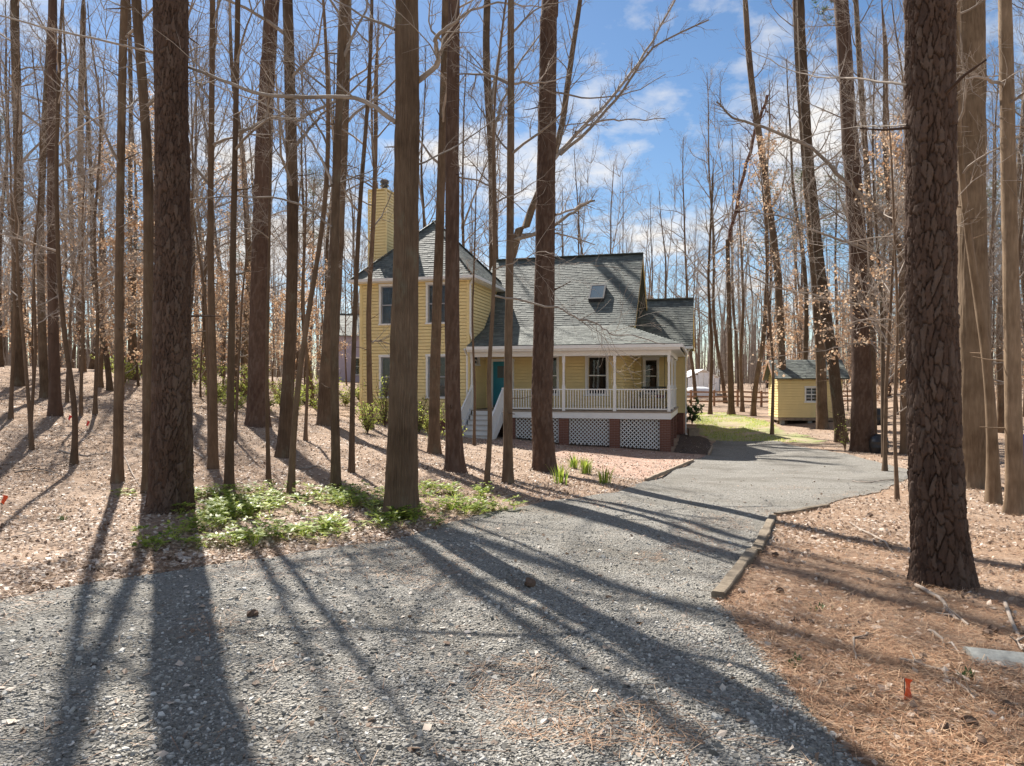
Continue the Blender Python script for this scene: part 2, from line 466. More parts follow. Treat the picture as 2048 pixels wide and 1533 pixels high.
sheet('lawn', LAWN, M['lawn'], .010, .5, .15)
WALK = [hit(*p) for p in [(925, 882), (1000, 888), (1110, 912), (1200, 940), (1292, 963), (1386, 923), (1418, 911), (1345, 906), (1200, 893), (1030, 880)]]
sheet('path', WALK, M['walk'], .008, .4, .04)

# ------------------------------------------------------------------ house
HOUSE = empty('house', (6.12, 28.0, 0), R(-15))
tag(HOUSE, 'yellow clapboard house with grey roofs, hipped tower and white railed porch', 'house')
COURSE = .14

def rects_minus(u0, u1, z0, z1, ops):
    """grid rectangles of a wall around its openings"""
    us = sorted({u0, u1, *[a for o_ in ops for a in o_[:2]]})
    out = []
    for a, c_ in zip(us[:-1], us[1:]):
        mid = (a + c_) / 2
        zs = [(o_[2], o_[3]) for o_ in ops if o_[0] < mid < o_[1]]
        zz = z0
        for lo, hi in sorted(zs):
            if lo > zz: out.append((a, c_, zz, lo))
            zz = hi
        if zz < z1: out.append((a, c_, zz, z1))
    return out

def wall(o0, ud, nd, u1, z0, z1, ops=(), top=None, parent=HOUSE, course=COURSE, mat='yellow', boards=True, name='wall'):
    """o0 start point, ud unit direction, nd outward normal; openings (ua,ub,za,zb); top(z)->(ua,ub) clips a gable"""
    o0 = np.array(o0, float); ud = np.array(ud, float); nd = np.array(nd, float)
    def P(u, z, n_): q_ = o0 + ud * u + nd * n_; return (q_[0], q_[1], z)
    bo = -.06 if boards else 0.0
    bk = Bx()
    if top:
        zz = z0
        while zz < z1 - 1e-6:
            ze = min(zz + .25, z1); a, c_ = top(zz); a2, c2_ = top(ze)
            bk.hexa([P(a, zz, bo), P(c_, zz, bo), P(c_, zz, bo - .06), P(a, zz, bo - .06), P(a2, ze, bo), P(c2_, ze, bo), P(c2_, ze, bo - .06), P(a2, ze, bo - .06)]); zz = ze
    else:
        for a, c_, za, zb in rects_minus(0, u1, z0, z1, ops):
            bk.hexa([P(a, za, bo), P(c_, za, bo), P(c_, za, bo - .06), P(a, za, bo - .06), P(a, zb, bo), P(c_, zb, bo), P(c_, zb, bo - .06), P(a, zb, bo - .06)])
    W_ = bk.build(name, M[mat], parent)
    if not boards: return W_
    z = z0
    while z < z1 - .02:
        ze = min(z + course, z1)
        ua, ub = (0, u1) if not top else top(z)
        segs = [(ua, ub)]
        for o_ in ops:
            if o_[2] < ze - .01 and o_[3] > z + .01:
                ns = []
                for a, c_ in segs:
                    if o_[1] <= a or o_[0] >= c_: ns.append((a, c_)); continue
                    if o_[0] > a: ns.append((a, o_[0]))
                    if o_[1] < c_: ns.append((o_[1], c_))
                segs = ns
        for a, c_ in segs:
            if c_ - a < .03: continue
            j = rng.uniform(-.0015, .0015)
            B_ = Bx().hexa([P(a, z + .019, .034 + j), P(c_, z + .019, .034 + j), P(c_, z + .019, .002), P(a, z + .019, .002), P(a, ze, .014), P(c_, ze, .014), P(c_, ze, .002), P(a, ze, .002)])
            B_.build('board', M[mat], W_)
        z += course
    return W_

def window(o0, ud, nd, ua, ub, za, zb, parent=HOUSE, grid=False, cover=None, trim=.085):
    """trim, sash, panes set in an opening"""
    o0 = np.array(o0, float); ud = np.array(ud, float); nd = np.array(nd, float)
    def hx(B_, u0, u1, z0, z1, n0, n1):
        def P(u, z, n_): q_ = o0 + ud * u + nd * n_; return (q_[0], q_[1], z)
        B_.hexa([P(u0, z0, n1), P(u1, z0, n1), P(u1, z0, n0), P(u0, z0, n0), P(u0, z1, n1), P(u1, z1, n1), P(u1, z1, n0), P(u0, z1, n0)])
        return B_
    t = trim; B_ = Bx()
    hx(B_, ua - t, ua, za, zb, -.02, .052); hx(B_, ub, ub + t, za, zb, -.02, .052)
    hx(B_, ua - t - .02, ub + t + .02, zb, zb + t * 1.2, -.02, .056)
    W_ = B_.build('window', M['white'], parent)
    hx(Bx(), ua - t - .03, ub + t + .03, za - .06, za, -.02, .075).build('sill', M['white'], W_)
    s = .045; zm = (za + zb) / 2; S = Bx()
    for z0, z1, n_ in ((za, zm + .02, -.05), (zm - .02, zb, -.03)):
        hx(S, ua, ua + s, z0, z1, n_ - .03, n_); hx(S, ub - s, ub, z0, z1, n_ - .03, n_)
        hx(S, ua + s, ub - s, z0, z0 + s, n_ - .03, n_); hx(S, ua + s, ub - s, z1 - s, z1, n_ - .03, n_)
    if grid:
        um = (ua + ub) / 2
        hx(S, um - .012, um + .012, za + s, zm - .03, -.076, -.054); hx(S, um - .012, um + .012, zm + .03, zb - s, -.056, -.034)
        for zc in ((za + zm) / 2, (zb + zm) / 2): hx(S, ua + s, ub - s, zc - .012, zc + .012, -.058, -.036)
    S.build('sash', M['white'] if (grid or cover == 'dark') else M['sash'], W_)
    for z0, z1, n_ in ((za + s, zm - .025, -.068), (zm + .025, zb - s, -.048)):
        hx(Bx(), ua + s, ub - s, z0, z1, n_ - .004, n_).build('pane', M['glass'], W_)
    if cover == 'blind':
        S = Bx(); z = za + .04
        while z < zb - .03:
            hx(S, ua + .03, ub - .03, z, z + .034, -.150 + .02 * (z % .07 > .03), -.146 + .02 * (z % .07 > .03)); z += .05
        S.build('blind', M['blind'], W_)
    elif cover == 'curtain':
        S = Bx()
        for a, c_ in ((ua, ua + (ub - ua) * .25), (ub - (ub - ua) * .25, ub)):
            k = 6
            for i in range(k):
                u_ = a + (c_ - a) * i / k
                hx(S, u_, u_ + (c_ - a) / k * .96, za + .02, zb - .02, -.2 + .02 * (i % 2), -.19 + .02 * (i % 2))
        S.build('curtain', M['curtain'], W_)
    hx(Bx(), ua - .05, ub + .05, za - .05, zb + .05, -.9, -.88).build('room_behind', M['interior'], W_)
    return W_

FR, UX, UY = (0, -1, 0), (1, 0, 0), (0, 1, 0)
# tower
tw = [(.95, 1.80, 1.32, 3.03), (3.10, 3.95, 1.32, 3.03), (.95, 1.80, 4.45, 6.06), (3.10, 3.95, 4.45, 6.06)]
wall((-13.1, 0, 0), UX, FR, 4.9, .38, 6.28, tw)
for i, o_ in enumerate(tw): window((-13.1, 0, 0), UX, FR, *o_, cover='blind' if i in (1, 2, 3) else 'blind')
sw = [(.65, 1.35, 2.72, 3.08)]
wall((-8.2, 0, 0), UY, (1, 0, 0), 4.9, .38, 6.28, sw)
window((-8.2, 0, 0), UY, (1, 0, 0), *sw[0], cover='dark', trim=.06)
wall((-13.1, 4.9, 0), (0, -1, 0), (-1, 0, 0), 4.9, .38, 6.28)
wall((-8.2, 4.9, 0), (-1, 0, 0), (0, 1, 0), 4.9, .38, 6.28, boards=False)
for x in (-13.1, -8.2):
    sx = -1 if x < -10 else 1
    Bx().box((x - .07 if sx > 0 else x - .052, -.052, .38), (x + .052 if sx > 0 else x + .07, .07, 6.28)).build('corner_board', M['yellow' if sx > 0 else 'yellow'], HOUSE)
Bx().box((-13.05, .02, -.7), (-8.25, 4.85, .375)).build('foundation', M['brickmat'], HOUSE)
# main block
mo = [(.32, 1.23, .82, 2.90), (2.42, 3.26, 1.42, 3.06), (4.58, 5.42, 1.42, 3.06)]
wall((-8.2, 2.4, 0), UX, FR, 6.135, .80, 4.25, mo)
for o_ in mo[1:]: window((-8.2, 2.4, 0), UX, FR, *o_, cover='dark')
def gab(z):
    if z <= 4.3: return (0, 7.6)
    k = (z - 4.3) / (7.9 - 4.3) * 3.8
    return (min(k, 3.79), max(7.6 - k, 3.81))
wall((-2.065, 2.4, 0), UY, (1, 0, 0), 7.6, .80, 7.85, top=gab)
wall((-2.065, 10.0, 0), (-1, 0, 0), (0, 1, 0), 6.2, .8, 4.3, boards=False)
Bx().box((-8.1, 2.45, -1.0), (-2.15, 9.9, .795)).build('foundation', M['brickmat'], HOUSE)
# wing
wi = [(.52, 1.12, 1.45, 3.08)]
wall((-2.065, 7.0, 0), UX, FR, 2.375, .5, 3.85, wi)
window((-2.065, 7.0, 0), UX, FR, *wi[0], cover='dark')
def gab2(z):
    if z <= 3.8: return (0, 4.6)
    k = (z - 3.8) / 2.3 * 2.3
    return (min(k, 2.29), max(4.6 - k, 2.31))
wall((.31, 7.0, 0), UY, (1, 0, 0), 4.6, .5, 6.0, top=gab2)
Bx().box((-2.0, 7.05, -1.1), (.28, 11.5, .495)).build('foundation', M['brickmat'], HOUSE)
Bx().box((.245, 6.945, .5), (.362, 7.06, 3.85)).build('corner_board', M['yellow'], HOUSE)
# door
D_ = box('door', (-7.86, 2.43, .84), (-6.99, 2.47, 2.88), M['teal'], HOUSE)
box('door_glass', (-7.66, 2.425, 2.15), (-7.19, 2.43, 2.68), M['skyglass'], D_)
for zz in (.98, 1.48):
    for xx in (-7.74, -7.36): box('door_panel', (xx, 2.418, zz), (xx + .28, 2.43, zz + .4), M['teal'], D_)
box('handle', (-7.09, 2.39, 1.72), (-7.05, 2.43, 1.84), M['metal'], D_)
box('kick_plate', (-7.84, 2.42, .85), (-7.01, 2.43, .96), M['metal'], D_)
Bx().box((-7.97, 2.36, .82), (-7.86, 2.46, 2.88)).box((-6.99, 2.36, .82), (-6.88, 2.46, 2.88)).box((-7.99, 2.355, 2.88), (-6.86, 2.46, 3.0)).build('door_frame', M['white'], HOUSE)

# roofs
def roof_face(name, poly, parent, exposure=.14, tab=.26):
    """poly: eave-left, eave-right, then upper points (planar); shingle tabs in courses"""
    P = [np.array(p, float) for p in poly]
    u = P[1] - P[0]; L = np.linalg.norm(u); u /= L
    nrm = np.cross(u, P[-1] - P[0]); nrm /= np.linalg.norm(nrm)
    if nrm[2] < 0: nrm = -nrm
    up = np.cross(nrm, u)
    if up[2] < 0: up = -up
    loc = [(float(np.dot(p - P[0], u)), float(np.dot(p - P[0], up))) for p in P]
    bm = bmesh.new()
    lo = [bm.verts.new(p - nrm * .07) for p in P]; hi = [bm.verts.new(p) for p in P]
    bm.faces.new(hi); bm.faces.new(lo[::-1])
    for i in range(len(P)): bm.faces.new([lo[i], lo[(i + 1) % len(P)], hi[(i + 1) % len(P)], hi[i]])
    bmesh.ops.recalc_face_normals(bm, faces=bm.faces[:])
    me = bpy.data.meshes.new(name); bm.to_mesh(me); bm.free(); me.materials.append(M['shingle'])
    o_ = link(name, me, parent)
    def span(v_):
        xs = []
        for i in range(len(loc)):
            (x1, y1), (x2, y2) = loc[i], loc[(i + 1) % len(loc)]
            if (y1 <= v_) != (y2 <= v_): xs.append(x1 + (x2 - x1) * (v_ - y1) / (y2 - y1))
        return (min(xs), max(xs)) if len(xs) > 1 else None
    B_ = Bx(); vmax = max(y for _, y in loc); v_ = 0; row = 0
    while v_ < vmax - .03:
        s_ = span(v_ + exposure * .5)
        if s_:
            a = s_[0] - rng.uniform(0, tab)
            while a < s_[1]:
                w_ = tab * rng.choice([.5, .75, 1.0, 1.25]); x0 = max(a, s_[0]); x1 = min(a + w_ - .006, s_[1])
                if x1 - x0 > .03:
                    t0 = .012 + rng.uniform(0, .010); v0 = v_ - .012 + rng.uniform(-.006, .006); v1 = v_ + exposure
                    pt = lambda x_, y_, h_: P[0] + u * x_ + up * y_ + nrm * h_
                    B_.hexa([pt(x0, v0, .001), pt(x1, v0, .001), pt(x1, v1, .001), pt(x0, v1, .001), pt(x0, v0, t0), pt(x1, v0, t0), pt(x1, v1, .005), pt(x0, v1, .005)])
                a += w_
        v_ += exposure; row += 1
    s = B_.build('shingles', M['shingle'], o_); s['kind'] = 'stuff'
    return o_
ap = (-10.65, 2.45, 9.30); e = (-13.45, -7.85, -.35, 5.25, 6.36)
tr = [(e[0], e[2], e[4]), (e[1], e[2], e[4]), (e[1], e[3], e[4]), (e[0], e[3], e[4])]
for i in range(4): roof_face('tower_roof', [tr[i], tr[(i + 1) % 4], ap], HOUSE)
hc = Bx()
for c_ in tr:
    a = np.array(c_) + (0, 0, .02); b_ = np.array(ap) + (0, 0, .03)
    k = 26
    for i in range(k): hc.bar(a + (b_ - a) * i / k, a + (b_ - a) * (i + 1.05) / k + np.array([0, 0, .012]), .22, .02)
hc.build('hip_cap', M['shingle'], HOUSE)
MR = roof_face('main_roof', [(-8.9, 2.1, 4.33), (-1.55, 2.1, 4.33), (-1.55, 6.2, 8.06), (-8.9, 6.2, 8.06)], HOUSE)
roof_face('main_roof', [(-1.55, 10.3, 4.33), (-8.9, 10.3, 4.33), (-8.9, 6.2, 8.06), (-1.55, 6.2, 8.06)], HOUSE)
hc = Bx()
for i in range(24): hc.bar((-1.55 - i * .3, 6.2, 8.085), (-1.55 - (i + 1.05) * .3, 6.2, 8.098), .3, .035)
hc.build('ridge_cap', M['shingle'], HOUSE)
roof_face('porch_roof', [(-8.15, -.38, 3.43), (.40, -.38, 3.43), (-2.0, 2.16, 4.36), (-8.15, 2.16, 4.36)], HOUSE)
roof_face('porch_roof', [(.40, -.38, 3.43), (.40, 7.0, 3.43), (-2.0, 7.0, 4.36), (-2.0, 2.16, 4.36)], HOUSE)
roof_face('wing_roof', [(-2.04, 6.62, 3.72), (.72, 6.62, 3.72), (.72, 9.3, 6.22), (-2.04, 9.3, 6.22)], HOUSE)
roof_face('wing_roof', [(.72, 11.98, 3.72), (-2.04, 11.98, 3.72), (-2.04, 9.3, 6.22), (.72, 9.3, 6.22)], HOUSE)
hc = Bx()
for i in range(9): hc.bar((.72 - i * .3, 9.3, 6.245), (.72 - (i + 1.05) * .3, 9.3, 6.257), .3, .035)
hc.build('ridge_cap', M['shingle'], HOUSE)
# rakes, eaves, gutters
rk = Bx()
for (a, b_) in (((-1.57, 2.1, 4.22), (-1.57, 6.2, 7.95)), ((-1.57, 10.3, 4.22), (-1.57, 6.2, 7.95)), ((.70, 6.62, 3.60), (.70, 9.3, 6.10)), ((.70, 11.98, 3.60), (.70, 9.3, 6.10))):
    rk.bar(a, b_, .04, .16)
rk.build('rake_board', M['yellow'], HOUSE)
sf = Bx()
for (a, b_, c_, d_) in (((-2.03, 2.1, 4.255), (-1.6, 2.1, 4.255), (-1.6, 6.15, 7.94), (-2.03, 6.15, 7.94)), ((.33, 6.62, 3.64), (.68, 6.62, 3.64), (.68, 9.25, 6.1), (.33, 9.25, 6.1))):
    q4 = [np.array(z_) for z_ in (a, b_, c_, d_)]
    sf.hexa([p - np.array([0, 0, .03]) for p in q4] + [p - np.array([0, 0, .012]) for p in q4])
sf.build('soffit', M['yellow'], HOUSE)
g_ = Bx()
g_.box((-8.15, -.47, 3.27), (.46, -.385, 3.40)).box((-8.15, -.385, 3.20), (.38, -.355, 3.35))
g_.box((.405, -.385, 3.27), (.49, 6.55, 3.40))
g_.box((-13.52, -.46, 6.22), (-7.78, -.36, 6.34)).box((-7.84, -.358, 6.22), (-7.75, 5.25, 6.34)).box((-13.55, -.358, 6.22), (-13.46, 5.25, 6.34))
g_.box((.74, 6.55, 3.55), (-2.0, 6.63, 3.68))
g_.build('gutter', M['white'], HOUSE)
Bx().box((-13.40, -.355, 6.20), (-7.9, 0, 6.23)).box((-8.165, .002, 6.20), (-7.85, 4.9, 6.23)).build('soffit', M['white'], HOUSE)
Bx().box((-8.15, -.35, 3.18), (.38, 2.37, 3.20)).box((-2.03, 2.372, 3.18), (.38, 6.97, 3.20)).build('porch_ceiling', M['white'], HOUSE)
Bx().box((-8.17, -.02, 2.99), (.02, .12, 3.178)).box((-.115, .122, 2.99), (.02, 6.95, 3.178)).build('porch_beam', M['white'], HOUSE)
def downspout(pts):
    B_ = Bx()
    for a, b_ in zip(pts[:-1], pts[1:]): B_.bar(a, b_, .075, .06)
    return B_.build('downspout', M['white'], HOUSE)
downspout([(-7.82, -.30, 6.25), (-8.10, -.07, 6.02), (-8.10, -.07, 4.0), (-8.0, -.10, 3.72)])
downspout([(-8.24, -.42, 3.3), (-8.24, -.09, 3.05), (-8.24, -.09, -.1), (-8.24, -.35, -.2)])
downspout([(.60, 6.58, 3.6), (.40, 6.90, 3.3), (.40, 6.90, -.5), (.62, 6.6, -.62)])
# chimney
CH = box('chimney', (-13.52, 1.78, -.3), (-12.78, 3.14, 10.72), M['yellow'], HOUSE)
z = 6.4
while z < 10.62:
    ze = min(z + .138, 10.66)
    z += .019
    Bx().hexa([(-13.6, 1.69, z), (-12.70, 1.69, z), (-12.70, 1.718, z), (-13.6, 1.718, z), (-13.6, 1.712, ze), (-12.70, 1.712, ze), (-12.70, 1.718, ze), (-13.6, 1.718, ze)]).build('board', M['yellow'], CH)
    Bx().hexa([(-12.69, 1.72, z), (-12.69, 3.2, z), (-12.718, 3.2, z), (-12.718, 1.72, z), (-12.712, 1.72, ze), (-12.712, 3.2, ze), (-12.718, 3.2, ze), (-12.718, 1.72, ze)]).build('board', M['yellow'], CH)
    z += .138 - .019
for x_ in (-13.6, -12.72):
    for y_ in (1.675, 3.18): box('corner_board', (x_ - .012, y_, 6.3), (x_ + .05, y_ + .05, 10.72), M['yellow'], CH)
box('chimney_top', (-13.61, 1.69, 10.72), (-12.69, 3.23, 10.78), M['yellow'], CH)
def lathe(name, prof, mat, parent=None, seg=20, loc=(0, 0, 0), smooth=True):
    an = np.arange(seg) / seg * 2 * np.pi
    V = np.concatenate([np.stack([r_ * np.cos(an), r_ * np.sin(an), np.full(seg, z_)], -1) for r_, z_ in prof]) + np.array(loc)
    i = np.arange(len(prof) - 1)[:, None]; j = np.arange(seg)[None]
    q_ = np.stack([i * seg + j, i * seg + (j + 1) % seg, (i + 1) * seg + (j + 1) % seg, (i + 1) * seg + j], -1).reshape(-1, 4)
    return link(name, npmesh(name, V, [q_], mat, smooth), parent)
lathe('flue_cap', [(.14, 10.78), (.14, 11.0), (.20, 11.0), (.20, 11.06), (.14, 11.06), (.14, 11.16), (.20, 11.16), (.20, 11.24), (.17, 11.3), (.0, 11.34)], M['metal'], CH, loc=(-13.02, 2.2, 0), smooth=False)
# skylight
rs = np.array([0, 4.1, 3.73]); rs /= np.linalg.norm(rs); rn = np.array([0, -rs[2], rs[1]])
def on_roof(x_, t_, h_): p = np.array([x_, 2.1, 4.33]) + rs * t_ + rn * h_; return tuple(p)
def roof_hex(x0, x1, t0, t1, h0, h1_): return [on_roof(x0, t0, h0), on_roof(x1, t0, h0), on_roof(x1, t1, h0), on_roof(x0, t1, h0), on_roof(x0, t0, h1_), on_roof(x1, t0, h1_), on_roof(x1, t1, h1_), on_roof(x0, t1, h1_)]
sx0, sx1 = -3.72, -3.02
SK = Bx().hexa(roof_hex(sx0, sx1, 1.75, 1.83, .0, .2)).hexa(roof_hex(sx0, sx1, 2.75, 2.83, 0, .2)).hexa(roof_hex(sx0, sx0 + .07, 1.83, 2.75, 0, .2)).hexa(roof_hex(sx1 - .07, sx1, 1.83, 2.75, 0, .2)).build('skylight', M['metal'], HOUSE)
Bx().hexa(roof_hex(sx0 + .06, sx1 - .06, 1.82, 2.76, .17, .19)).build('pane', M['skyglass'], SK)

# porch
PF = Bx().box((-8.17, -.04, .74), (.05, 2.37, .80)).box((-2.03, 2.372, .74), (.05, 6.97, .80)).build('porch_floor', M['deck'], HOUSE)
Bx().box((-6.62, -.02, .50), (.02, .02, .738)).box((-.02, .022, .50), (.02, 6.97, .738)).build('rim_board', M['white'], HOUSE)
def post_mesh():
    prof = [(.06, .80), (.06, 1.78), (.054, 1.80), (.042, 1.86), (.04, 2.65), (.042, 2.70), (.055, 2.76), (.055, 2.99)]
    V = np.concatenate([np.array([(-r_, -r_, z_), (r_, -r_, z_), (r_, r_, z_), (-r_, r_, z_)]) for r_, z_ in prof])
    i = np.arange(len(prof) - 1)[:, None]; j = np.arange(4)[None]
    q_ = np.stack([i * 4 + j, i * 4 + (j + 1) % 4, (i + 1) * 4 + (j + 1) % 4, (i + 1) * 4 + j], -1).reshape(-1, 4)
    return npmesh('post', V, [q_], M['white'])
pm = post_mesh()
for x_, y_ in ((-.06, .06), (-2.155, .06), (-4.2, .06), (-6.45, .06), (-8.08, .06), (-.06, 2.7), (-.06, 5.6)):
    o = link('post', pm, HOUSE); o.location = (x_, y_, 0)
bal = npmesh('baluster', np.array([(-.017, -.017, .90), (.017, -.017, .90), (.017, .017, .90), (-.017, .017, .90), (-.017, -.017, 1.63), (.017, -.017, 1.63), (.017, .017, 1.63), (-.017, .017, 1.63)]), [BOXF], M['white'])
def railing(a, b_):
    a = np.array(a, float); b_ = np.array(b_, float); L = np.linalg.norm(b_ - a)
    RL = Bx().bar((*a, 1.655), (*b_, 1.655), .08, .045).bar((*a, .885), (*b_, .885), .05, .05).build('railing', M['white'], HOUSE)
    k = int(L / .106)
    for i in range(1, k):
        p = a + (b_ - a) * i / k
        o_ = link('baluster', bal, RL); o_.location = (p[0], p[1], 0)
for x0, x1 in ((-2.095, -.12), (-4.14, -2.215), (-6.39, -4.26)): railing((x0, .06), (x1, .06))
for y0, y1 in ((.12, 2.64), (2.76, 5.54), (5.66, 6.95)): railing((-.06, y0), (-.06, y1))
# piers, bricks, lattice
bk = npmesh('brick', np.array([(-.097, -.006, -.028), (.097, -.006, -.028), (.097, .05, -.028), (-.097, .05, -.028), (-.097, -.006, .028), (.097, -.006, .028), (.097, .05, .028), (-.097, .05, .028)]), [BOXF], M['brickmat'])
def pier(x0, x1, y0, y1, zb, side=False):
    Pp = box('pier', (x0 + .012, y0 + .012, zb), (x1 - .012, y1 - .012, .498), M['mortar'], HOUSE)
    z_ = .498 - .034; row = 0
    while z_ > zb + .3:
        n_ = 2
        xs = [x0 + .1, x0 + .305] if row % 2 == 0 else [x0 + .05, x0 + .2025, x0 + .355]
        for i, xx in enumerate(xs):
            o_ = link('brick', bk, Pp); o_.location = (xx, y0 + .004, z_)
            if row % 2 and i != 1: o_.scale = (.5, 1, 1)
        if side:
            for i, yy in enumerate([y0 + .1, y0 + .305]):
                o_ = link('brick', bk, Pp); o_.location = (x1 - .004, yy, z_); o_.rotation_euler = (0, 0, R(90))
        z_ -= .068; row += 1
PX = [(-.405, 0), (-2.36, -1.955), (-4.40, -3.995), (-6.62, -6.215)]
for i, (a, b_) in enumerate(PX): pier(a, b_, .03, .435, -1.15, i == 0)
for y_ in (2.5, 5.4): pier(-.405, 0, y_, y_ + .405, -1.15, True)
def lattice(o0, ud, L, zt, zb_l, zb_r, nd):
    """criss-cross slats; bottom follows the ground"""
    o0 = np.array(o0, float); ud = np.array(ud, float); nd = np.array(nd, float)
    B_ = Bx(); st = .155
    def zb(u): return zb_l + (zb_r - zb_l) * u / L
    for dirn, off in ((1, 0.0), (-1, .009)):
        c_ = -3.0
        while c_ < L + 3.0:
            pts = []
            for i in range(0, 121):
                t_ = i / 120 * 2.2; u = c_ + dirn * t_; z_ = zt - t_
                if 0.0 <= u <= L and z_ >= zb(u): pts.append((u, z_))
            if len(pts) > 2:
                p0 = o0 + ud * pts[0][0] + nd * off; p1 = o0 + ud * pts[-1][0] + nd * off
                B_.bar((p0[0], p0[1], pts[0][1]), (p1[0], p1[1], pts[-1][1]), .008, .036) if abs(ud[0]) > .5 else B_.bar((p0[0], p0[1], pts[0][1]), (p1[0], p1[1], pts[-1][1]), .008, .038)
            c_ += st
    for u in (.02, L - .02):
        p = o0 + ud * u + nd * .016; B_.bar((p[0], p[1], zb(u)), (p[0], p[1], zt), .04, .01)
    o_ = B_.build('lattice_panel', M['lattice'], HOUSE); o_['kind'] = 'stuff'
gz = lambda x_, y_: h1(6.12 + x_ * math.cos(R(-15)) - y_ * math.sin(R(-15)), 28 + x_ * math.sin(R(-15)) + y_ * math.cos(R(-15)))
for a, b_ in ((PX[1][1], PX[0][0]), (PX[2][1], PX[1][0]), (PX[3][1], PX[2][0])):
    lattice((a, .14, 0), UX, b_ - a, .498, gz(a, .1) + .06, gz(b_, .1) + .06, FR)
for a, b_ in ((.435, 2.5), (2.905, 5.4), (5.805, 6.95)):
    lattice((-.14, a, 0), UY, b_ - a, .498, gz(0, a) + .06, gz(0, b_) + .06, (1, 0, 0))
# steps
ST = empty('steps'); ST.parent = HOUSE
gzs = -.34
rise = (.80 - gzs) / 6
for k in range(5):
    zt = .80 - rise * (k + 1); y1 = -.05 - .29 * k; y0 = y1 - .31
    box('tread', (-8.02, y0 - .02, zt - .04), (-6.80, y1, zt), M['tread'], ST)
    box('riser', (-8.02, y1 - .012, zt), (-6.80, y1 + .008, zt + rise - .042), M['white'], ST)
box('riser', (-8.02, -.05 - .29 * 5 - .012, gzs - .1), (-6.80, -.05 - .29 * 5 + .008, gzs + rise - .042), M['white'], ST)
for x_ in (-8.10, -6.72):
    RL = Bx().bar((x_, -.02, 1.66), (x_, -1.62, .56), .07, .06).bar((x_, -.02, .93), (x_, -1.62, -.14), .05, .06).box((x_ - .05, -1.72, -.6), (x_ + .05, -1.62, .62)).box((x_ - .05, -.02, .74), (x_ + .05, .08, 1.72)).build('stair_rail', M['white'], HOUSE)
    for i in range(1, 15):
        t_ = i / 15; Bx().box((x_ - .017, -.02 - 1.6 * t_ - .017, .93 - 1.07 * t_), (x_ + .017, -.02 - 1.6 * t_ + .017, 1.66 - 1.1 * t_)).build('baluster', M['white'], RL)
    Bx().hexa([(x_ - .02, -.04, .3), (x_ + .02, -.04, .3), (x_ + .02, -1.66, gzs - .3), (x_ - .02, -1.66, gzs - .3), (x_ - .02, -.04, .79), (x_ + .02, -.04, .79), (x_ + .02, -1.66, gzs + .05), (x_ - .02, -1.66, gzs + .05)]).build('stringer', M['white'], HOUSE)

def house_pt(x_, y_, z_):
    c_, s_ = math.cos(R(-15)), math.sin(R(-15))
    return (6.12 + x_ * c_ - y_ * s_, 28 + x_ * s_ + y_ * c_, z_)
# porch swing hung from the ceiling
SW = empty('porch_swing', house_pt(-.95, 4.2, 1.25), R(-15))
tag(SW, 'dark hanging swing seat with red cushion on the porch', 'swing')
B_ = Bx()
for i in range(6): B_.box((-.55, -.22 + i * .075, 0), (.55, -.165 + i * .075, .025))
B_.build('seat', M['metal'], SW)
B_ = Bx()
for i in range(9): B_.bar((-.5 + i * .125, .24, .02), (-.5 + i * .125, .36, .48), .05, .02)
B_.bar((-.55, .36, .48), (.55, .36, .48), .04, .06); B_.build('backrest', M['metal'], SW)
Bx().box((.1, -.18, .03), (.5, .2, .12)).build('cushion', M['cushion'], SW)
B_ = Bx()
for x_ in (-.5, .5): B_.bar((x_, -.2, .01), (x_, .05, 1.93), .012, .012).bar((x_, .32, .4), (x_, .05, 1.93), .012, .012)
B_.build('chain', M['metal'], SW)
for x_ in (-.55, .55): Bx().bar((x_, -.2, .22), (x_, .3, .24), .05, .03).bar((x_, -.18, 0), (x_, -.18, .22), .04, .04).build('armrest', M['metal'], SW)

# mulch bed beside the house and its edging, planter
MU = [hit(*p) for p in [(1346, 905), (1416, 911), (1424, 893), (1416, 880), (1380, 868), (1362, 868)]]
sheet('mulch_bed', MU, M['mulch'], .02, .3, .03)
def log_between(name, p0, p1, wx, wz, mat, label, cat, group=None, up=.04):
    p0 = np.array(p0); p1 = np.array(p1); c_ = (p0 + p1) / 2
    o_ = empty(name, (c_[0], c_[1], h1(*c_)))
    k = max(2, int(np.linalg.norm(p1 - p0) / .35)); B_ = Bx(); pr = None
    V = []
    d_ = (p1 - p0) / np.linalg.norm(p1 - p0); s_ = np.array([-d_[1], d_[0]])
    for i in range(k + 1):
        p = p0 + (p1 - p0) * i / k; z_ = h1(*p0) + (h1(*p1) - h1(*p0)) * i / k + up
        jj = rng.uniform(-.008, .008, 2)
        for su, zu in ((-1, -.7), (1, -.7), (1, .82), (.82, 1), (-.82, 1), (-1, .82)):
            q_ = p + s_ * su * (wx / 2 + jj[0]); V.append((q_[0] - c_[0], q_[1] - c_[1], z_ + zu * wz / 2 + jj[1] - o_.location[2]))
    V = np.array(V); i = np.arange(k)[:, None]; j = np.arange(6)[None]
    q_ = np.stack([i * 6 + j, i * 6 + (j + 1) % 6, (i + 1) * 6 + (j + 1) % 6, (i + 1) * 6 + j], -1).reshape(-1, 4)
    me = npmesh(name, V, [q_, np.array([[0, 5, 4, 3, 2, 1]]), np.array([[k * 6 + t for t in range(6)]])], mat)
    bpy.data.objects.remove(o_)
    o_ = link(name, me); o_.location = (c_[0], c_[1], h1(*c_))
    return tag(o_, label, cat, group)
log_between('landscape_timber', hit(1436, 1203), hit(1504, 1112), .12, .115, M['timber'], 'weathered landscape timber along the driveway, lower end nearest the road', 'timber', up=.02)
log_between('landscape_timber', hit(1512, 1112), hit(1546, 1040), .12, .12, M['timber'], 'weathered landscape timber standing behind the lower one at the driveway bend', 'timber', up=.02)
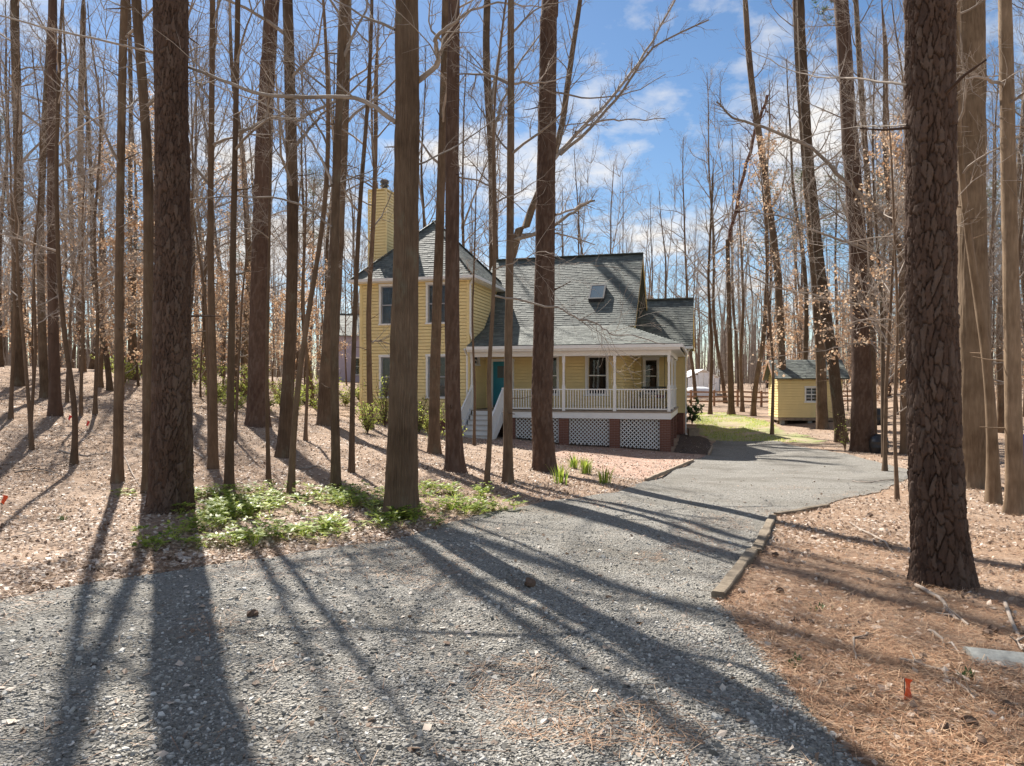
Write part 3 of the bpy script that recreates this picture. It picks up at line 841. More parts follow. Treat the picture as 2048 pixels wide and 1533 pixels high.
log_between('landscape_timber', hit(1552, 1033), hit(1656, 1014), .09, .07, M['timber'], 'thin pale timber edging beyond the driveway bend', 'timber', up=.015)
log_between('edging_board', hit(1292, 964), hit(1386, 924), .06, .10, M['wood'], 'pale wooden edging board between brown path and gravel', 'edging', up=.03)
log_between('edging_board', hit(1418, 912), hit(1425, 896), .08, .12, M['wood'], 'short edging board at the end of the dark mulch bed', 'edging', up=.05)
px_, py_ = hit(1386, 873)
PL = box('planter_box', (-.22, -.18, -.05), (.22, .18, .34), M['wood'], None); PL.location = (px_, py_, h1(px_, py_))
tag(PL, 'small brown box planter beside the porch corner', 'planter')
for a, b_ in (((-.25, -.21, .34), (.25, -.15, .38)), ((-.25, .15, .34), (.25, .21, .38)), ((-.25, -.149, .34), (-.19, .149, .38)), ((.19, -.149, .34), (.25, .149, .38))): box('rim', a, b_, M['wood'], PL)

# ------------------------------------------------------------------ shed
sx_, sy_ = wpt(1557, 800, 36.0)[:2]
SH = empty('garden_shed', (sx_, sy_, 0), R(-9))
tag(SH, 'small yellow garden shed with grey shingle roof behind the driveway', 'shed')
so_ = [(1.28, 1.86, 1.02, 1.72)]
wall((0, 0, 0), UX, FR, 3.0, .22, 2.24, so_, parent=SH, course=.13)
window((0, 0, 0), UX, FR, *so_[0], parent=SH, grid=True, trim=.05)
def gab3(z):
    if z <= 2.24: return (0, 2.4)
    k = (z - 2.24) / .8 * 1.2
    return (min(k, 1.19), max(2.4 - k, 1.21))
wall((0, 2.4, 0), (0, -1, 0), (-1, 0, 0), 2.4, .22, 3.0, top=gab3, parent=SH, course=.13)
wall((3.0, 0, 0), UY, (1, 0, 0), 2.4, .22, 3.0, top=gab3, parent=SH, boards=False)
wall((3.0, 2.4, 0), (-1, 0, 0), (0, 1, 0), 3.0, .22, 2.24, parent=SH, boards=False)
roof_face('shed_roof', [(-.28, -.25, 2.17), (3.28, -.25, 2.17), (3.28, 1.2, 3.13), (-.28, 1.2, 3.13)], SH)
roof_face('shed_roof', [(3.28, 2.65, 2.17), (-.28, 2.65, 2.17), (-.28, 1.2, 3.13), (3.28, 1.2, 3.13)], SH)
Bx().bar((-.29, -.25, 2.11), (-.29, 1.2, 3.07), .04, .12).bar((-.29, 2.65, 2.11), (-.29, 1.2, 3.07), .04, .12).build('rake_board', M['cedar'], SH)
for k in range(6): box('rafter_end', (-.05 + k * .58, -.22, 2.08), (.0 + k * .58, 0, 2.15), M['cedar'], SH)
Bx().box((-.02, -.02, .08), (3.02, .1, .218)).box((-.02, 2.3, .08), (3.02, 2.42, .218)).box((-.02, .102, .08), (.1, 2.298, .218)).build('skid', M['wood'], SH)
for x_ in (.1, 1.4, 2.75):
    for y_ in (.06, 2.2): box('support_block', (x_, y_, -.7), (x_ + .2, y_ + .2, .079), M['concrete'], SH)

# ------------------------------------------------------------------ trees
TW = M['twig']
def unit(v_): return v_ / (np.linalg.norm(v_) + 1e-9)
def grow(tb, p, d_, L, r_, lvl, rs_, maxl=3, leaves=None, up=.06, dens=1.0):
    n_ = (0, 7, 5, 4)[lvl]; st = L / (n_ - 1); P = [p.copy()]; d_ = d_.copy()
    for i in range(n_ - 1):
        d_ = unit(d_ + rs_.normal(0, (.0, .16, .20, .22)[lvl], 3) + np.array([0, 0, up]))
        P.append(P[-1] + d_ * st)
    P = np.array(P); rr = r_ * np.linspace(1, .22, n_)
    tb.add(P, np.maximum(rr, .0022), (0, 5, 4, 3)[lvl])
    if lvl < maxl:
        k = int(round((0, 7, 6)[lvl] * dens * rs_.uniform(.8, 1.2)))
        for c_ in range(k):
            t_ = rs_.uniform(.22, 1.0); i = min(int(t_ * (n_ - 1)), n_ - 2); f_ = t_ * (n_ - 1) - i
            q_ = P[i] * (1 - f_) + P[i + 1] * f_; dd = unit(P[i + 1] - P[i])
            sd_ = unit(np.cross(dd, rs_.normal(0, 1, 3))); a_ = rs_.uniform(.5, 1.05)
            grow(tb, q_, unit(dd * math.cos(a_) + sd_ * math.sin(a_)), L * rs_.uniform(.32, .58) * (1.15 - .5 * t_), r_ * (.42 if lvl == 1 else .5) * (1.1 - .5 * t_), lvl + 1, rs_, maxl, leaves, up, dens)
    if leaves is not None and lvl >= 2:
        for i in range(1, n_):
            if rs_.random() < .75: leaves.append(P[i] + rs_.normal(0, .05, 3))

def crown_along(path, radii, h0, rs_, count, Lmax, leaves=None, dens=1.0, maxl=3):
    """branches leaving a trunk polyline above local height h0"""
    tb = Tubes(); z = path[:, 2]; top = z[-1]; base = z[0]
    for i in range(count):
        t_ = (i + rs_.uniform(.1, .9)) / count
        zz = base + h0 + (top - base - h0) * t_
        j = int(np.clip(np.searchsorted(z, zz) - 1, 0, len(z) - 2)); f_ = (zz - z[j]) / max(z[j + 1] - z[j], 1e-6)
        p = path[j] * (1 - f_) + path[j + 1] * f_; r_ = radii[j] * (1 - f_) + radii[j + 1] * f_
        a_ = rs_.uniform(0, 2 * math.pi); el = rs_.uniform(.15, .85) + .5 * t_
        d_ = np.array([math.cos(a_) * math.cos(el), math.sin(a_) * math.cos(el), math.sin(el)])
        L = Lmax * rs_.uniform(.55, 1.0) * (1 - .6 * t_) * (0.6 + .4 * min(1, t_ * 4))
        grow(tb, p, d_, L, min(r_ * .55, .012 * L + .006), 1, rs_, maxl, leaves, .07, dens)
    return tb

def leaf_quads(C, size, rs_, flat=.0):
    """folded leaf blades at centres C"""
    C = np.asarray(C); n_ = len(C)
    a_ = rs_.normal(0, 1, (n_, 3)); a_[:, 2] *= (1 - flat); a_ /= np.linalg.norm(a_, axis=1, keepdims=True) + 1e-9
    b_ = rs_.normal(0, 1, (n_, 3)); b_[:, 2] *= (1 - flat)
    s_ = np.cross(a_, np.cross(a_, b_)) if flat < .5 else np.cross(a_, np.tile(np.array([[0, 0, 1.0]]), (n_, 1)) + rs_.normal(0, .35, (n_, 3)))
    s_ /= np.linalg.norm(s_, axis=1, keepdims=True) + 1e-9
    nn = np.cross(a_, s_)
    L = size * rs_.uniform(.6, 1.3, (n_, 1)); W_ = L * rs_.uniform(.3, .5, (n_, 1))
    V = np.stack([C - a_ * L * .5, C + s_ * W_ + nn * L * .13, C + a_ * L * .5, C - s_ * W_ + nn * L * .13 * rs_.uniform(-1, 1, (n_, 1))], 1).reshape(-1, 3)
    i = np.arange(n_)[:, None] * 4
    return V, np.concatenate([i + np.array([[0, 1, 2]]), i + np.array([[0, 2, 3]])])

def cells(u, v_, seed):
    """F2-F1 and cell id value of a jittered brick-like grid, u periodic handled by caller"""
    ui = np.floor(u).astype(np.int64); best = np.full(u.shape, 9.0); sec = np.full(u.shape, 9.0); idv = np.zeros(u.shape)
    return ui, best, sec, idv
def plates(ang, z, nu, hz, seed):
    """pine bark plates: distance to fissure, 0 in the crack"""
    u = ang / (2 * np.pi) * nu; v_ = z / hz
    us = np.mod(u, nu); w1_ = vnoise(np.minimum(us, nu - us) * 1.3, v_ * 1.6, seed) - .5; w2_ = vnoise(np.minimum(us, nu - us) * 2.5, v_ * 4.5, seed + 1) - .5; w0_ = vnoise(np.minimum(us, nu - us) * .45, v_ * .5, seed + 2) - .5; v_ = v_ + 1.1 * w0_ + .25 * w1_ + .10 * w2_; u = u + .9 * w0_ + .30 * w1_ + .22 * w2_
    b1 = np.full(u.shape, 9.0); b2 = np.full(u.shape, 9.0); val = np.zeros(u.shape)
    ui = np.floor(u).astype(np.int64); vi = np.floor(v_).astype(np.int64)
    def hh(a, b_, s_):
        n_ = (a * 374761393 + b_ * 668265263 + s_ * 974711) & 0xffffffff
        n_ = ((n_ ^ (n_ >> 13)) * 1274126177) & 0xffffffff
        return ((n_ ^ (n_ >> 16)) & 0xffff) / 65535.0
    for du in (-1, 0, 1):
        for dv_ in (-1, 0, 1):
            cu = ui + du; cv = vi + dv_; cm = np.mod(cu, nu)
            pu = cu + .5 + .9 * (hh(cm, cv, seed) - .5); pv = cv + .5 + .95 * (hh(cm, cv, seed + 7) - .5)
            d_ = np.hypot((u - pu) * 1.15, (v_ - pv) * .75)
            n1 = d_ < b1
            b2 = np.where(n1, b1, np.minimum(b2, d_)); val = np.where(n1, hh(cm, cv, seed + 13), val); b1 = np.where(n1, d_, b1)
    return b2 - b1, val

def trunk_mesh(path, radii, kind, sides, rings, seed, relief, dense=9.0):
    """tapered trunk with root flare and bark relief; path (n,3) local, dense rings low down"""
    zs = path[:, 2]
    if rings > 60:
        zd = min(zs[-1] - 2, zs[0] + dense); zz = np.concatenate([np.linspace(zs[0], zd, rings), np.linspace(zd, zs[-1], 16)[1:]]); rings = len(zz)
    else:
        zz = np.linspace(zs[0], zs[-1], rings)
    cx = np.interp(zz, zs, path[:, 0]); cy = np.interp(zz, zs, path[:, 1]); rr = np.interp(zz, zs, radii)
    if rings > 12:   # smooth kinks
        k = np.ones(5) / 5; pad = lambda a: np.convolve(np.pad(a, 2, 'edge'), k, 'valid')
        cx = pad(cx); cy = pad(cy)
    an = np.arange(sides) / sides * 2 * np.pi
    A_, Z_ = np.meshgrid(an, zz)
    hgt = Z_ - zs[0] - .15
    fl = 1 + (.22 if radii[0] > .2 else .45) * np.exp(-np.maximum(hgt, 0) / .24) * (1 + .35 * np.sin(A_ * 5 + seed) + .2 * np.sin(A_ * 3 + 2 * seed))
    rad = rr[:, None] * fl * (1 + .03 * np.sin(A_ * 2 + seed + Z_ * .7) + .02 * np.sin(A_ * 3 - Z_ * 1.1))
    rad = rad * (1 + .09 * (vnoise(np.abs(A_ - np.pi) * 1.1 + 5, Z_ * 1.6, seed + 21) - .5))
    if relief:
        r0 = max(radii[0], .05)
        if kind == 'pine':
            nu = max(7, int(2 * math.pi * r0 / .056))
            d_, val = plates(A_, Z_, nu, .15, seed); d2_, v2_ = plates(A_, Z_, int(nu * 1.9), .075, seed + 40)
            fl_ = np.floor(5 * vnoise(A_ * r0 * 26, Z_ * 11, seed + 9)) / 5
            h_ = np.clip((d_ - .022) / .065, 0, 1) * (.42 + .30 * val + .20 * v2_ + .30 * fl_ + .10 * np.clip(d2_ / .12, 0, 1)) + .16 * vnoise(A_ * r0 * 60, Z_ * 45, seed) + .12 * vnoise(A_ * r0 * 140, Z_ * 18, seed + 5)
            rad = rad + relief * (h_ - .8)
        else:
            nu = max(10, int(2 * math.pi * r0 / .035))
            u = A_ / (2 * np.pi) * nu
            wv = 1.1 * (vnoise(np.mod(u, nu) * .35, Z_ * 2.2, seed) - .5)
            n1 = np.abs(np.sin((u + wv) * np.pi)); n2 = vnoise(np.mod(u, nu) * .9, Z_ * 5.0, seed + 3)
            rad = rad + relief * (n1 * (.35 + .65 * n2) - .5)
    V = np.stack([cx[:, None] + np.cos(A_) * rad, cy[:, None] + np.sin(A_) * rad, Z_], -1).reshape(-1, 3)
    i = np.arange(rings - 1)[:, None]; j = np.arange(sides)[None]
    q_ = np.stack([i * sides + j, i * sides + (j + 1) % sides, (i + 1) * sides + (j + 1) % sides, (i + 1) * sides + j], -1).reshape(-1, 4)
    me = npmesh('trunk', V, [q_], M[kind], True)
    if relief and kind == 'pine':
        at = me.attributes.new('plate', 'FLOAT', 'POINT'); at.data.foreach_set('value', val.ravel().astype(np.float32))
    return me

def pine_crown_mesh(seed):
    rs_ = np.random.default_rng(seed); tb = Tubes(); tv = []
    for i in range(30):
        h_ = -7 + 7.6 * i / 30; a_ = i * 2.4 + rs_.uniform(-.4, .4); L = (3.2 - 2.2 * (i / 30)) * rs_.uniform(.6, 1.05)
        d_ = np.array([math.cos(a_), math.sin(a_), .25 + .5 * i / 30]); d_ = unit(d_)
        p = np.array([0, 0, h_]); P = [p]
        for k in range(5): d_ = unit(d_ + rs_.normal(0, .14, 3)); P.append(P[-1] + d_ * L / 5)
        P = np.array(P); tb.add(P, .035 * L / 3 * np.linspace(1, .3, 6), 4)
        for k in range(2, 6):
            for j in range(3):
                e_ = P[k] + rs_.normal(0, .28, 3); tb.add(np.array([P[k], (P[k] + e_) / 2 + rs_.normal(0, .03, 3), e_]), np.array([.01, .007, .004]), 3); tv.append(e_)
    tv = np.array(tv); n_ = len(tv); k = 16
    dd = rs_.normal(0, 1, (n_, k, 3)); dd[..., 2] = np.abs(dd[..., 2]) * .7; dd /= np.linalg.norm(dd, axis=2, keepdims=True)
    sd_ = np.cross(dd, rs_.normal(0, 1, (n_, k, 3))); sd_ /= np.linalg.norm(sd_, axis=2, keepdims=True)
    c_ = np.repeat(tv[:, None, :], k, 1)
    V = np.stack([c_ - sd_ * .010, c_ + sd_ * .010, c_ + dd * .24], 2).reshape(-1, 3)
    return tb.mesh('crown', M['pine']), npmesh('needles', V, [np.arange(len(V)).reshape(-1, 3)], M['pineneedle'])
PINE = [pine_crown_mesh(5), pine_crown_mesh(9)]

def tree(name, kind, px, w0, w1, label, height=20., h0=6., nb=16, Lb=4.2, limbs=(), D=None, relief=None, sides=None, rings=None, mat=None, seed=None, cat='tree', group=None, snagtop=None, leaf=None, dens=1.0, stop=False, dense=11.0, snag=None):
    """px: trunk centre line in photo pixels from the foot up; w0,w1: trunk width in pixels at foot and at the last point"""
    seed = seed if seed is not None else int(px[0][0] * 7 + px[0][1])
    rs_ = np.random.default_rng(seed)
    if D is None: X0, D = hit(*px[0])
    else: X0 = (px[0][0] - CX) / F * D
    zg = h1(X0, D); loc = np.array([X0, D, zg])
    pts = [np.array([0, 0, -.18])]
    wand = 0.0
    for i, (x_, y_) in enumerate(px):
        if i: wand += rs_.normal(0, .06)
        dd = D + wand
        if i == 0: pts.append(np.array([0, 0, .02])); continue
        pts.append(wpt(x_, y_, dd) - loc)
    r0 = w0 / F * D / 2; r1 = w1 / F * D / 2
    zl = pts[-1][2]
    n0 = len(pts); zz0 = max(zl, .5)
    rad = [r0, r0] + [r0 + (r1 - r0) * (p[2] / zz0) ** .55 for p in pts[2:]]
    if not stop:
        d_ = unit(pts[-1] - pts[-2]); d_ = unit(d_ + np.array([0, 0, .8])); rem = max(height - zl, 2.0)
        for k in range(5):
            d_ = unit(d_ + rs_.normal(0, .05, 3) + np.array([0, 0, .12])); pts.append(pts[-1] + d_ * rem / 5); rad.append(max(r1 * (1 - (k + 1) / 5.3), .012))
    path = np.array(pts); rad = np.array(rad)
    o_ = 0
    for i in range(1, len(path)):                # keep height increasing
        if path[i, 2] <= path[i - 1, 2] + .01: path[i, 2] = path[i - 1, 2] + .01
    T_ = empty(name, loc)
    tag(T_, label, cat, group)
    big = r0 > .2
    tm = trunk_mesh(path, rad, kind, sides or (40 if big else 14), rings or (170 if big else 44), seed % 97, relief if relief is not None else (.02 if kind == 'pine' else .012) * (1 if big else .4), dense)
    if mat: tm.materials.clear(); tm.materials.append(M[mat])
    link('trunk', tm, T_)
    if kind == 'pine' and not stop:
        c1, c2 = PINE[seed % 2]
        c_ = link('crown', c1, T_); c_.location = path[-1]; c_.rotation_euler = (0, 0, seed % 6); s_ = rs_.uniform(.85, 1.15); c_.scale = (s_, s_, s_)
        link('needles', c2, c_)
    lv = [] if leaf else None
    tb = crown_along(path, rad, h0, rs_, nb, Lb, lv, dens) if nb else Tubes()
    for k in range(0 if r0 < .06 else 5):         # dead stubs on the bole
        zz = rs_.uniform(1.2, min(9, path[-1, 2] * .5)); a_ = rs_.uniform(0, 6.28)
        p_ = np.array([np.interp(zz, path[:, 2], path[:, 0]), np.interp(zz, path[:, 2], path[:, 1]), zz]); ro = np.interp(zz, path[:, 2], rad)
        d_ = unit(np.array([math.cos(a_), math.sin(a_), rs_.uniform(-.1, .5)])); L = rs_.uniform(.08, .55)
        st_ = Tubes(); st_.add(np.array([p_ + d_ * ro * .7, p_ + d_ * (ro + L * .5), p_ + d_ * (ro + L) + rs_.normal(0, .03, 3)]), np.array([1.6, 1.0, .6]) * rs_.uniform(.006, .014), 5)
        link('branch_stub', st_.mesh('branch_stub', M[mat or kind]), T_)
    for L_ in limbs:            # limbs read off the photograph: pixels, foot width in pixels, depth drift
        pp, wl, drift = L_[:3]
        n_ = len(pp)
        Q = np.array([wpt(x_, y_, D + drift * i / (n_ - 1)) - loc for i, (x_, y_) in enumerate(pp)])
        tt = np.linspace(0, n_ - 1, (n_ - 1) * 4 + 1)
        Qs = np.stack([np.interp(tt, np.arange(n_), Q[:, k]) for k in range(3)], -1)
        for _ in range(2): Qs[1:-1] = (Qs[:-2] + 2 * Qs[1:-1] + Qs[2:]) / 4
        Qs[1:] += rs_.normal(0, .012 * D / 15, Qs[1:].shape)
        rr = wl / F * D / 2 * np.linspace(1, .35 if len(L_) < 4 else L_[3], len(Qs))
        lt = Tubes(); lt.add(Qs, rr, 7)
        ln = np.linalg.norm(Q[-1] - Q[0])
        for k in range(int(5 + ln * 2.2)):
            j = int(rs_.integers(len(Qs) // 5, len(Qs) - 1)); dd = unit(Qs[j + 1] - Qs[j - 1] if j else Qs[1] - Qs[0])
            s_ = unit(np.cross(dd, rs_.normal(0, 1, 3))); a_ = rs_.uniform(.5, 1.0)
            grow(lt, Qs[j], unit(dd * math.cos(a_) + s_ * math.sin(a_)), rs_.uniform(.5, 1.5), rr[j] * .4, 2, rs_, 3, lv)
        link('limb', lt.mesh('limb', M['snag'] if snag else TW), T_)
    if tb.g:
        c_ = link('branches', tb.mesh('branches', M[mat] if mat == 'snag' else TW), T_)
        if lv:
            V, Fc = leaf_quads(np.array(lv), .085, rs_)
            link('leaves', npmesh('leaves', V, [Fc], M[leaf]), T_)
    return T_

# --- near and middle trees, one by one
tree('pine_tree', 'pine', [(340, 1022), (343, 850), (346, 500), (343, 250), (341, 0)], 76, 60, 'thick plated pine at the left of the drive, beside the green ground cover', 24, 13, 8, 2.5, sides=190, rings=430, relief=.042, dense=8.0)
tree('pine_tree', 'pine', [(1886, 1170), (1868, 900), (1860, 500), (1861, 0)], 97, 84, 'thickest dark plated pine standing in the pine straw right of the timbers', 24, 12, 8, 2.4, sides=210, rings=430, relief=.046, dense=6.2,
     limbs=[([(1814, 171), (1707, 157), (1649, 156), (1581, 144), (1500, 100)], 5, 3), ([(1814, 250), (1769, 253), (1731, 252), (1642, 264), (1560, 300)], 4, 3)])
tree('oak_tree', 'hard', [(802, 1034), (806, 850), (812, 500), (814, 200), (814, 0)], 66, 44, 'stout grey furrowed trunk growing at the gravel edge before the house', 22, 8, 14, 5, sides=150, rings=220, relief=.024, dense=7.5,
     limbs=[([(828, 168), (881, 132), (868, 86), (877, 68), (920, 40)], 12, -.5, .5), ([(792, 245), (740, 207), (700, 193), (527, 195), (435, 157), (377, 133), (291, 99), (154, 72), (0, 30)], 10, 1.0), ([(835, 330), (900, 300), (980, 250), (1060, 160)], 4, 1.0), ([(790, 60), (700, 20), (600, -40)], 6, 1.0)])
tree('hardwood_tree', 'hard', [(297, 985), (296, 700), (298, 450), (292, 200), (274, 90), (272, 0)], 22, 18, 'grey trunk partly hidden behind the thick left pine', 21, 6, 14, 4.5)
tree('hardwood_tree', 'hard', [(236, 966), (238, 700), (239, 500), (243, 200), (249, 0)], 20, 14, 'straight mossy grey trunk left of the thick left pine', 20, 5.5, 14, 4)
tree('sapling', 'young', [(146, 931), (152, 880), (150, 810), (131, 690), (117, 540), (112, 350), (118, 150)], 12, 7, 'bent sapling with a crooked foot among the left woods', 11, 3.5, 12, 2.4)
tree('sapling', 'young', [(64, 900), (57, 800), (48, 690), (36, 560), (30, 380)], 8, 5, 'thin dark sapling leaning left near the left edge', 9, 3, 10, 2.2)
tree('pine_tree', 'pine', [(110, 832), (107, 650), (103, 480), (104, 200), (106, 0)], 21, 15, 'slim dark pine in the left woods casting a shadow leftward', 22, 8, 8, 2.5)
tree('hardwood_tree', 'hard', [(90, 797), (83, 640), (80, 450), (92, 200), (104, 0)], 16, 11, 'slim trunk just left of the slim dark pine', 20, 5, 14, 4)
tree('hardwood_tree', 'hard', [(36, 772), (33, 600), (38, 350), (28, 0)], 22, 15, 'broad pale trunk near the left edge on the rise', 22, 5, 16, 5)
tree('sapling', 'young', [(21, 840), (24, 760), (30, 640), (26, 450)], 8, 5, 'short curved sapling at the left edge', 9, 3, 10, 2.5)
tree('hardwood_tree', 'hard', [(162, 735), (163, 500), (160, 250), (168, 0)], 15, 10, 'pale straight trunk on the rise behind the bent sapling', 22, 5, 16, 5)
tree('hardwood_tree', 'hard', [(262, 760), (260, 500), (262, 200), (258, 0)], 11, 7, 'thin pale trunk rising between the left trunks', 20, 5, 14, 4)
tree('hardwood_tree', 'young', [(425, 937), (428, 800), (420, 500), (423, 250), (426, 0)], 18, 10, 'straight slender brown trunk right of the thick left pine', 18, 5, 13, 3.5)
tree('sapling', 'young', [(419, 912), (417, 800), (413, 620), (400, 520), (385, 420)], 7, 4, 'thin leaning sapling beside the slender brown trunk', 8, 3, 9, 2)
tree('hardwood_tree', 'young', [(457, 979), (461, 800), (466, 500), (471, 250), (476, 0)], 17, 10, 'slender brown trunk at the back of the green ground cover', 17, 5, 12, 3.2)
tree('sapling', 'young', [(470, 882), (476, 760), (484, 600), (494, 500)], 6, 3.5, 'wiry sapling between two slender trunks and the dark pine', 7, 2.5, 9, 2)
tree('pine_tree', 'pine', [(516, 852), (517, 700), (521, 500), (528, 300), (541, 0)], 43, 28, 'dark red pine behind a thin sapling, left of the house', 24, 11, 9, 3, sides=60, rings=240)
tree('sapling', 'young', [(537, 966), (534, 800), (534, 680), (538, 520), (540, 380)], 9, 5, 'thin straight sapling in front of the dark red pine', 9, 4, 9, 2)
tree('hardwood_tree', 'hard', [(566, 915), (576, 780), (584, 600), (586, 450), (581, 200), (575, 0)], 28, 20, 'grey trunk with swollen foot leaning right behind the leaning sapling', 21, 6, 15, 4.5,
     limbs=[([(584, 300), (610, 270), (640, 230), (690, 200)], 8, 1), ([(580, 330), (560, 250), (548, 120)], 6, 1)])
tree('hardwood_tree', 'young', [(581, 986), (592, 800), (611, 660), (630, 550), (650, 420), (657, 300)], 14, 9, 'sapling leaning strongly right across the grey trunk', 12, 5, 10, 2.8)
tree('hardwood_tree', 'hard', [(653, 852), (660, 700), (672, 500), (682, 300), (690, 0)], 38, 24, 'large brown trunk left of the house tower', 23, 6, 16, 5, sides=60, rings=200)
tree('hardwood_tree', 'hard', [(672, 988), (670, 800), (668, 600), (672, 350), (680, 150), (692, 0)], 20, 14, 'brown trunk standing in the green ground cover left of the stout trunk', 19, 6, 14, 4,
     limbs=[([(664, 455), (616, 414), (548, 394), (411, 394), (325, 414), (240, 455)], 5, .6), ([(664, 370), (635, 300), (590, 240), (515, 200), (428, 172)], 6, .6)])
tree('sapling', 'young', [(703, 946), (706, 750), (712, 560), (720, 400), (738, 180), (745, 0)], 12, 7, 'slim trunk in the leaf litter left of the stout trunk', 14, 5, 12, 3)
tree('sapling', 'young', [(741, 858), (738, 720), (737, 600), (745, 480), (751, 320), (752, 150)], 12, 8, 'reddish crooked trunk in front of the tower corner', 14, 5, 12, 3,
     limbs=[([(742, 683), (760, 682), (785, 692)], 4, .2)])
tree('hardwood_tree', 'hard', [(868, 908), (870, 720), (878, 500), (886, 250), (893, 0)], 23, 16, 'grey trunk crossing the tower window behind the dark pine', 21, 7, 14, 4)
tree('pine_tree', 'pine', [(911, 945), (906, 800), (904, 600), (905, 300), (908, 0)], 36, 23, 'dark red pine in front of the tower corner and stair', 23, 12, 9, 2.6, sides=64, rings=240,
     limbs=[([(915, 40), (950, 15), (1010, 5), (1080, 15)], 6, 1), ([(918, 355), (960, 362), (1010, 390), (1060, 430)], 4, 1)])
tree('sapling', 'young', [(973, 982), (976, 900), (984, 872), (976, 780), (979, 720), (986, 620), (990, 500), (988, 380)], 11, 7, 'wavy kinked sapling in front of the porch stair', 10, 5, 9, 2.2,
     limbs=[([(990, 592), (1072, 610), (1109, 614), (1163, 640), (1203, 650), (1225, 674), (1262, 668), (1330, 690)], 4.5, -1.2), ([(988, 540), (1040, 520), (1090, 500), (1130, 520)], 3, -1)])
tree('hardwood_tree', 'hard', [(1016, 967), (1016, 750), (1020, 500), (1022, 250), (1021, 0)], 20, 13, 'straight brown trunk in front of the teal door', 20, 6.5, 13, 3.8,
     limbs=[([(1026, 168), (1062, 166), (1098, 166), (1140, 150)], 5, .6), ([(1016, 300), (985, 260), (960, 215), (930, 180)], 4, .8)])
tree('pine_tree', 'pine', [(1090, 942), (1084, 820), (1090, 500), (1095, 200), (1097, 0)], 46, 33, 'large red brown pine in front of the porch lattice', 24, 12, 9, 2.8, sides=80, rings=280, relief=.024,
     limbs=[([(1112, 430), (1150, 420), (1180, 400)], 5, 1, .6), ([(1108, 185), (1180, 198), (1260, 190), (1330, 150)], 4, 2)])
# behind and right of the house
tree('hardwood_tree', 'hard', [(990, 700), (986, 400), (981, 230), (970, 130), (975, 0)], 22, 14, 'grey trunk behind the house between tower and main roof', 24, 9, 18, 5, D=46,
     limbs=[([(980, 220), (1000, 100), (1012, 0)], 9, 1), ([(984, 290), (1000, 210), (1040, 120), (1090, 60)], 7, 2)])
tree('oak_tree', 'hard', [(1000, 760), (1012, 560), (1038, 460), (1075, 390), (1112, 320), (1135, 190), (1142, 100), (1164, 0)], 28, 9, 'big leaning oak with forked pale limbs behind the house', 24, 12, 14, 5, D=44,
     limbs=[([(1108, 320), (1160, 260), (1234, 185), (1290, 110), (1350, 0)], 8, 3, .5), ([(1120, 310), (1200, 240), (1260, 160), (1300, 95), (1420, 40)], 7, -2, .4), ([(1150, 265), (1200, 240), (1250, 240), (1330, 238)], 5, 2), ([(1028, 480), (1100, 460), (1150, 420), (1190, 400)], 8, -2, .5), ([(1035, 470), (1110, 465), (1190, 490)], 5, 1)])
tree('broken_tree', 'young', [(1463, 830), (1459, 660), (1455, 480)], 13, 8, 'thin trunk with a broken red snag top right of the house', 14, 5, 12, 3, stop=True, snag=True, limbs=[([(1456, 490), (1464, 455), (1485, 349), (1512, 257), (1536, 192)], 7, .5, .9), ([(1526, 215), (1540, 228), (1552, 240)], 4, .2)])
tree('hardwood_tree', 'hard', [(1565, 848), (1563, 700), (1556, 550), (1535, 380), (1500, 150), (1490, 0)], 18, 11, 'trunk in front of the shed left corner, leaning left higher up', 20, 7, 14, 4)
tree('hardwood_tree', 'hard', [(1645, 858), (1642, 740), (1632, 560), (1618, 400), (1602, 180), (1592, 0)], 22, 16, 'trunk in front of the shed wall beside its window', 21, 8, 14, 4)
tree('hardwood_tree', 'hard', [(1684, 884), (1668, 745), (1650, 620), (1636, 500), (1612, 250), (1600, 0)], 25, 15, 'trunk leaning left past the right end of the shed', 20, 8, 14, 4)
tree('pine_tree', 'pine', [(1726, 903), (1722, 750), (1716, 500), (1695, 200), (1682, 0)], 42, 26, 'dark red pine beside the black barrel', 23, 10, 9, 3, sides=64, rings=240)
tree('hardwood_tree', 'hard', [(1747, 884), (1744, 650), (1738, 400), (1720, 150), (1712, 0)], 14, 10, 'slim trunk just behind the dark red pine and barrel', 20, 6, 14, 4)
tree('hardwood_tree', 'young', [(1808, 908), (1806, 750), (1803, 560), (1805, 500), (1780, 440), (1770, 300), (1772, 100)], 13, 9, 'slim trunk partly hidden left of the thickest pine, with sweeping leafy limbs', 15, 5, 10, 3.2, leaf=None,
     limbs=[([(1806, 497), (1769, 431), (1690, 363), (1625, 291), (1519, 253), (1464, 236), (1434, 205)], 10, -1.5, .3), ([(1806, 545), (1740, 500), (1650, 470), (1560, 430), (1500, 425)], 6, -1), ([(1806, 630), (1720, 610), (1620, 590), (1530, 570), (1480, 540)], 5, -1.5)])
tree('poplar_tree', 'hard', [(1952, 975), (1948, 750), (1944, 500), (1942, 200), (1940, 0)], 62, 50, 'massive pale grey trunk right of the thickest pine', 26, 10, 16, 5, sides=90, rings=240, relief=.014, mat='pale')
tree('hardwood_tree', 'young', [(1988, 1008), (1984, 850), (1974, 720), (1960, 620), (1945, 540), (1932, 430), (1918, 300)], 25, 12, 'smooth trunk curving left across the massive grey trunk', 15, 6, 10, 3, mat='pale')
tree('hardwood_tree', 'hard', [(2031, 1030), (2026, 800), (2021, 500), (2014, 200), (2010, 0)], 34, 24, 'straight grey trunk close to the right edge', 22, 7, 14, 4, sides=60, rings=200, mat='pale',
     limbs=[([(2012, 170), (1985, 165), (1965, 155), (1930, 160)], 8, -.5)])
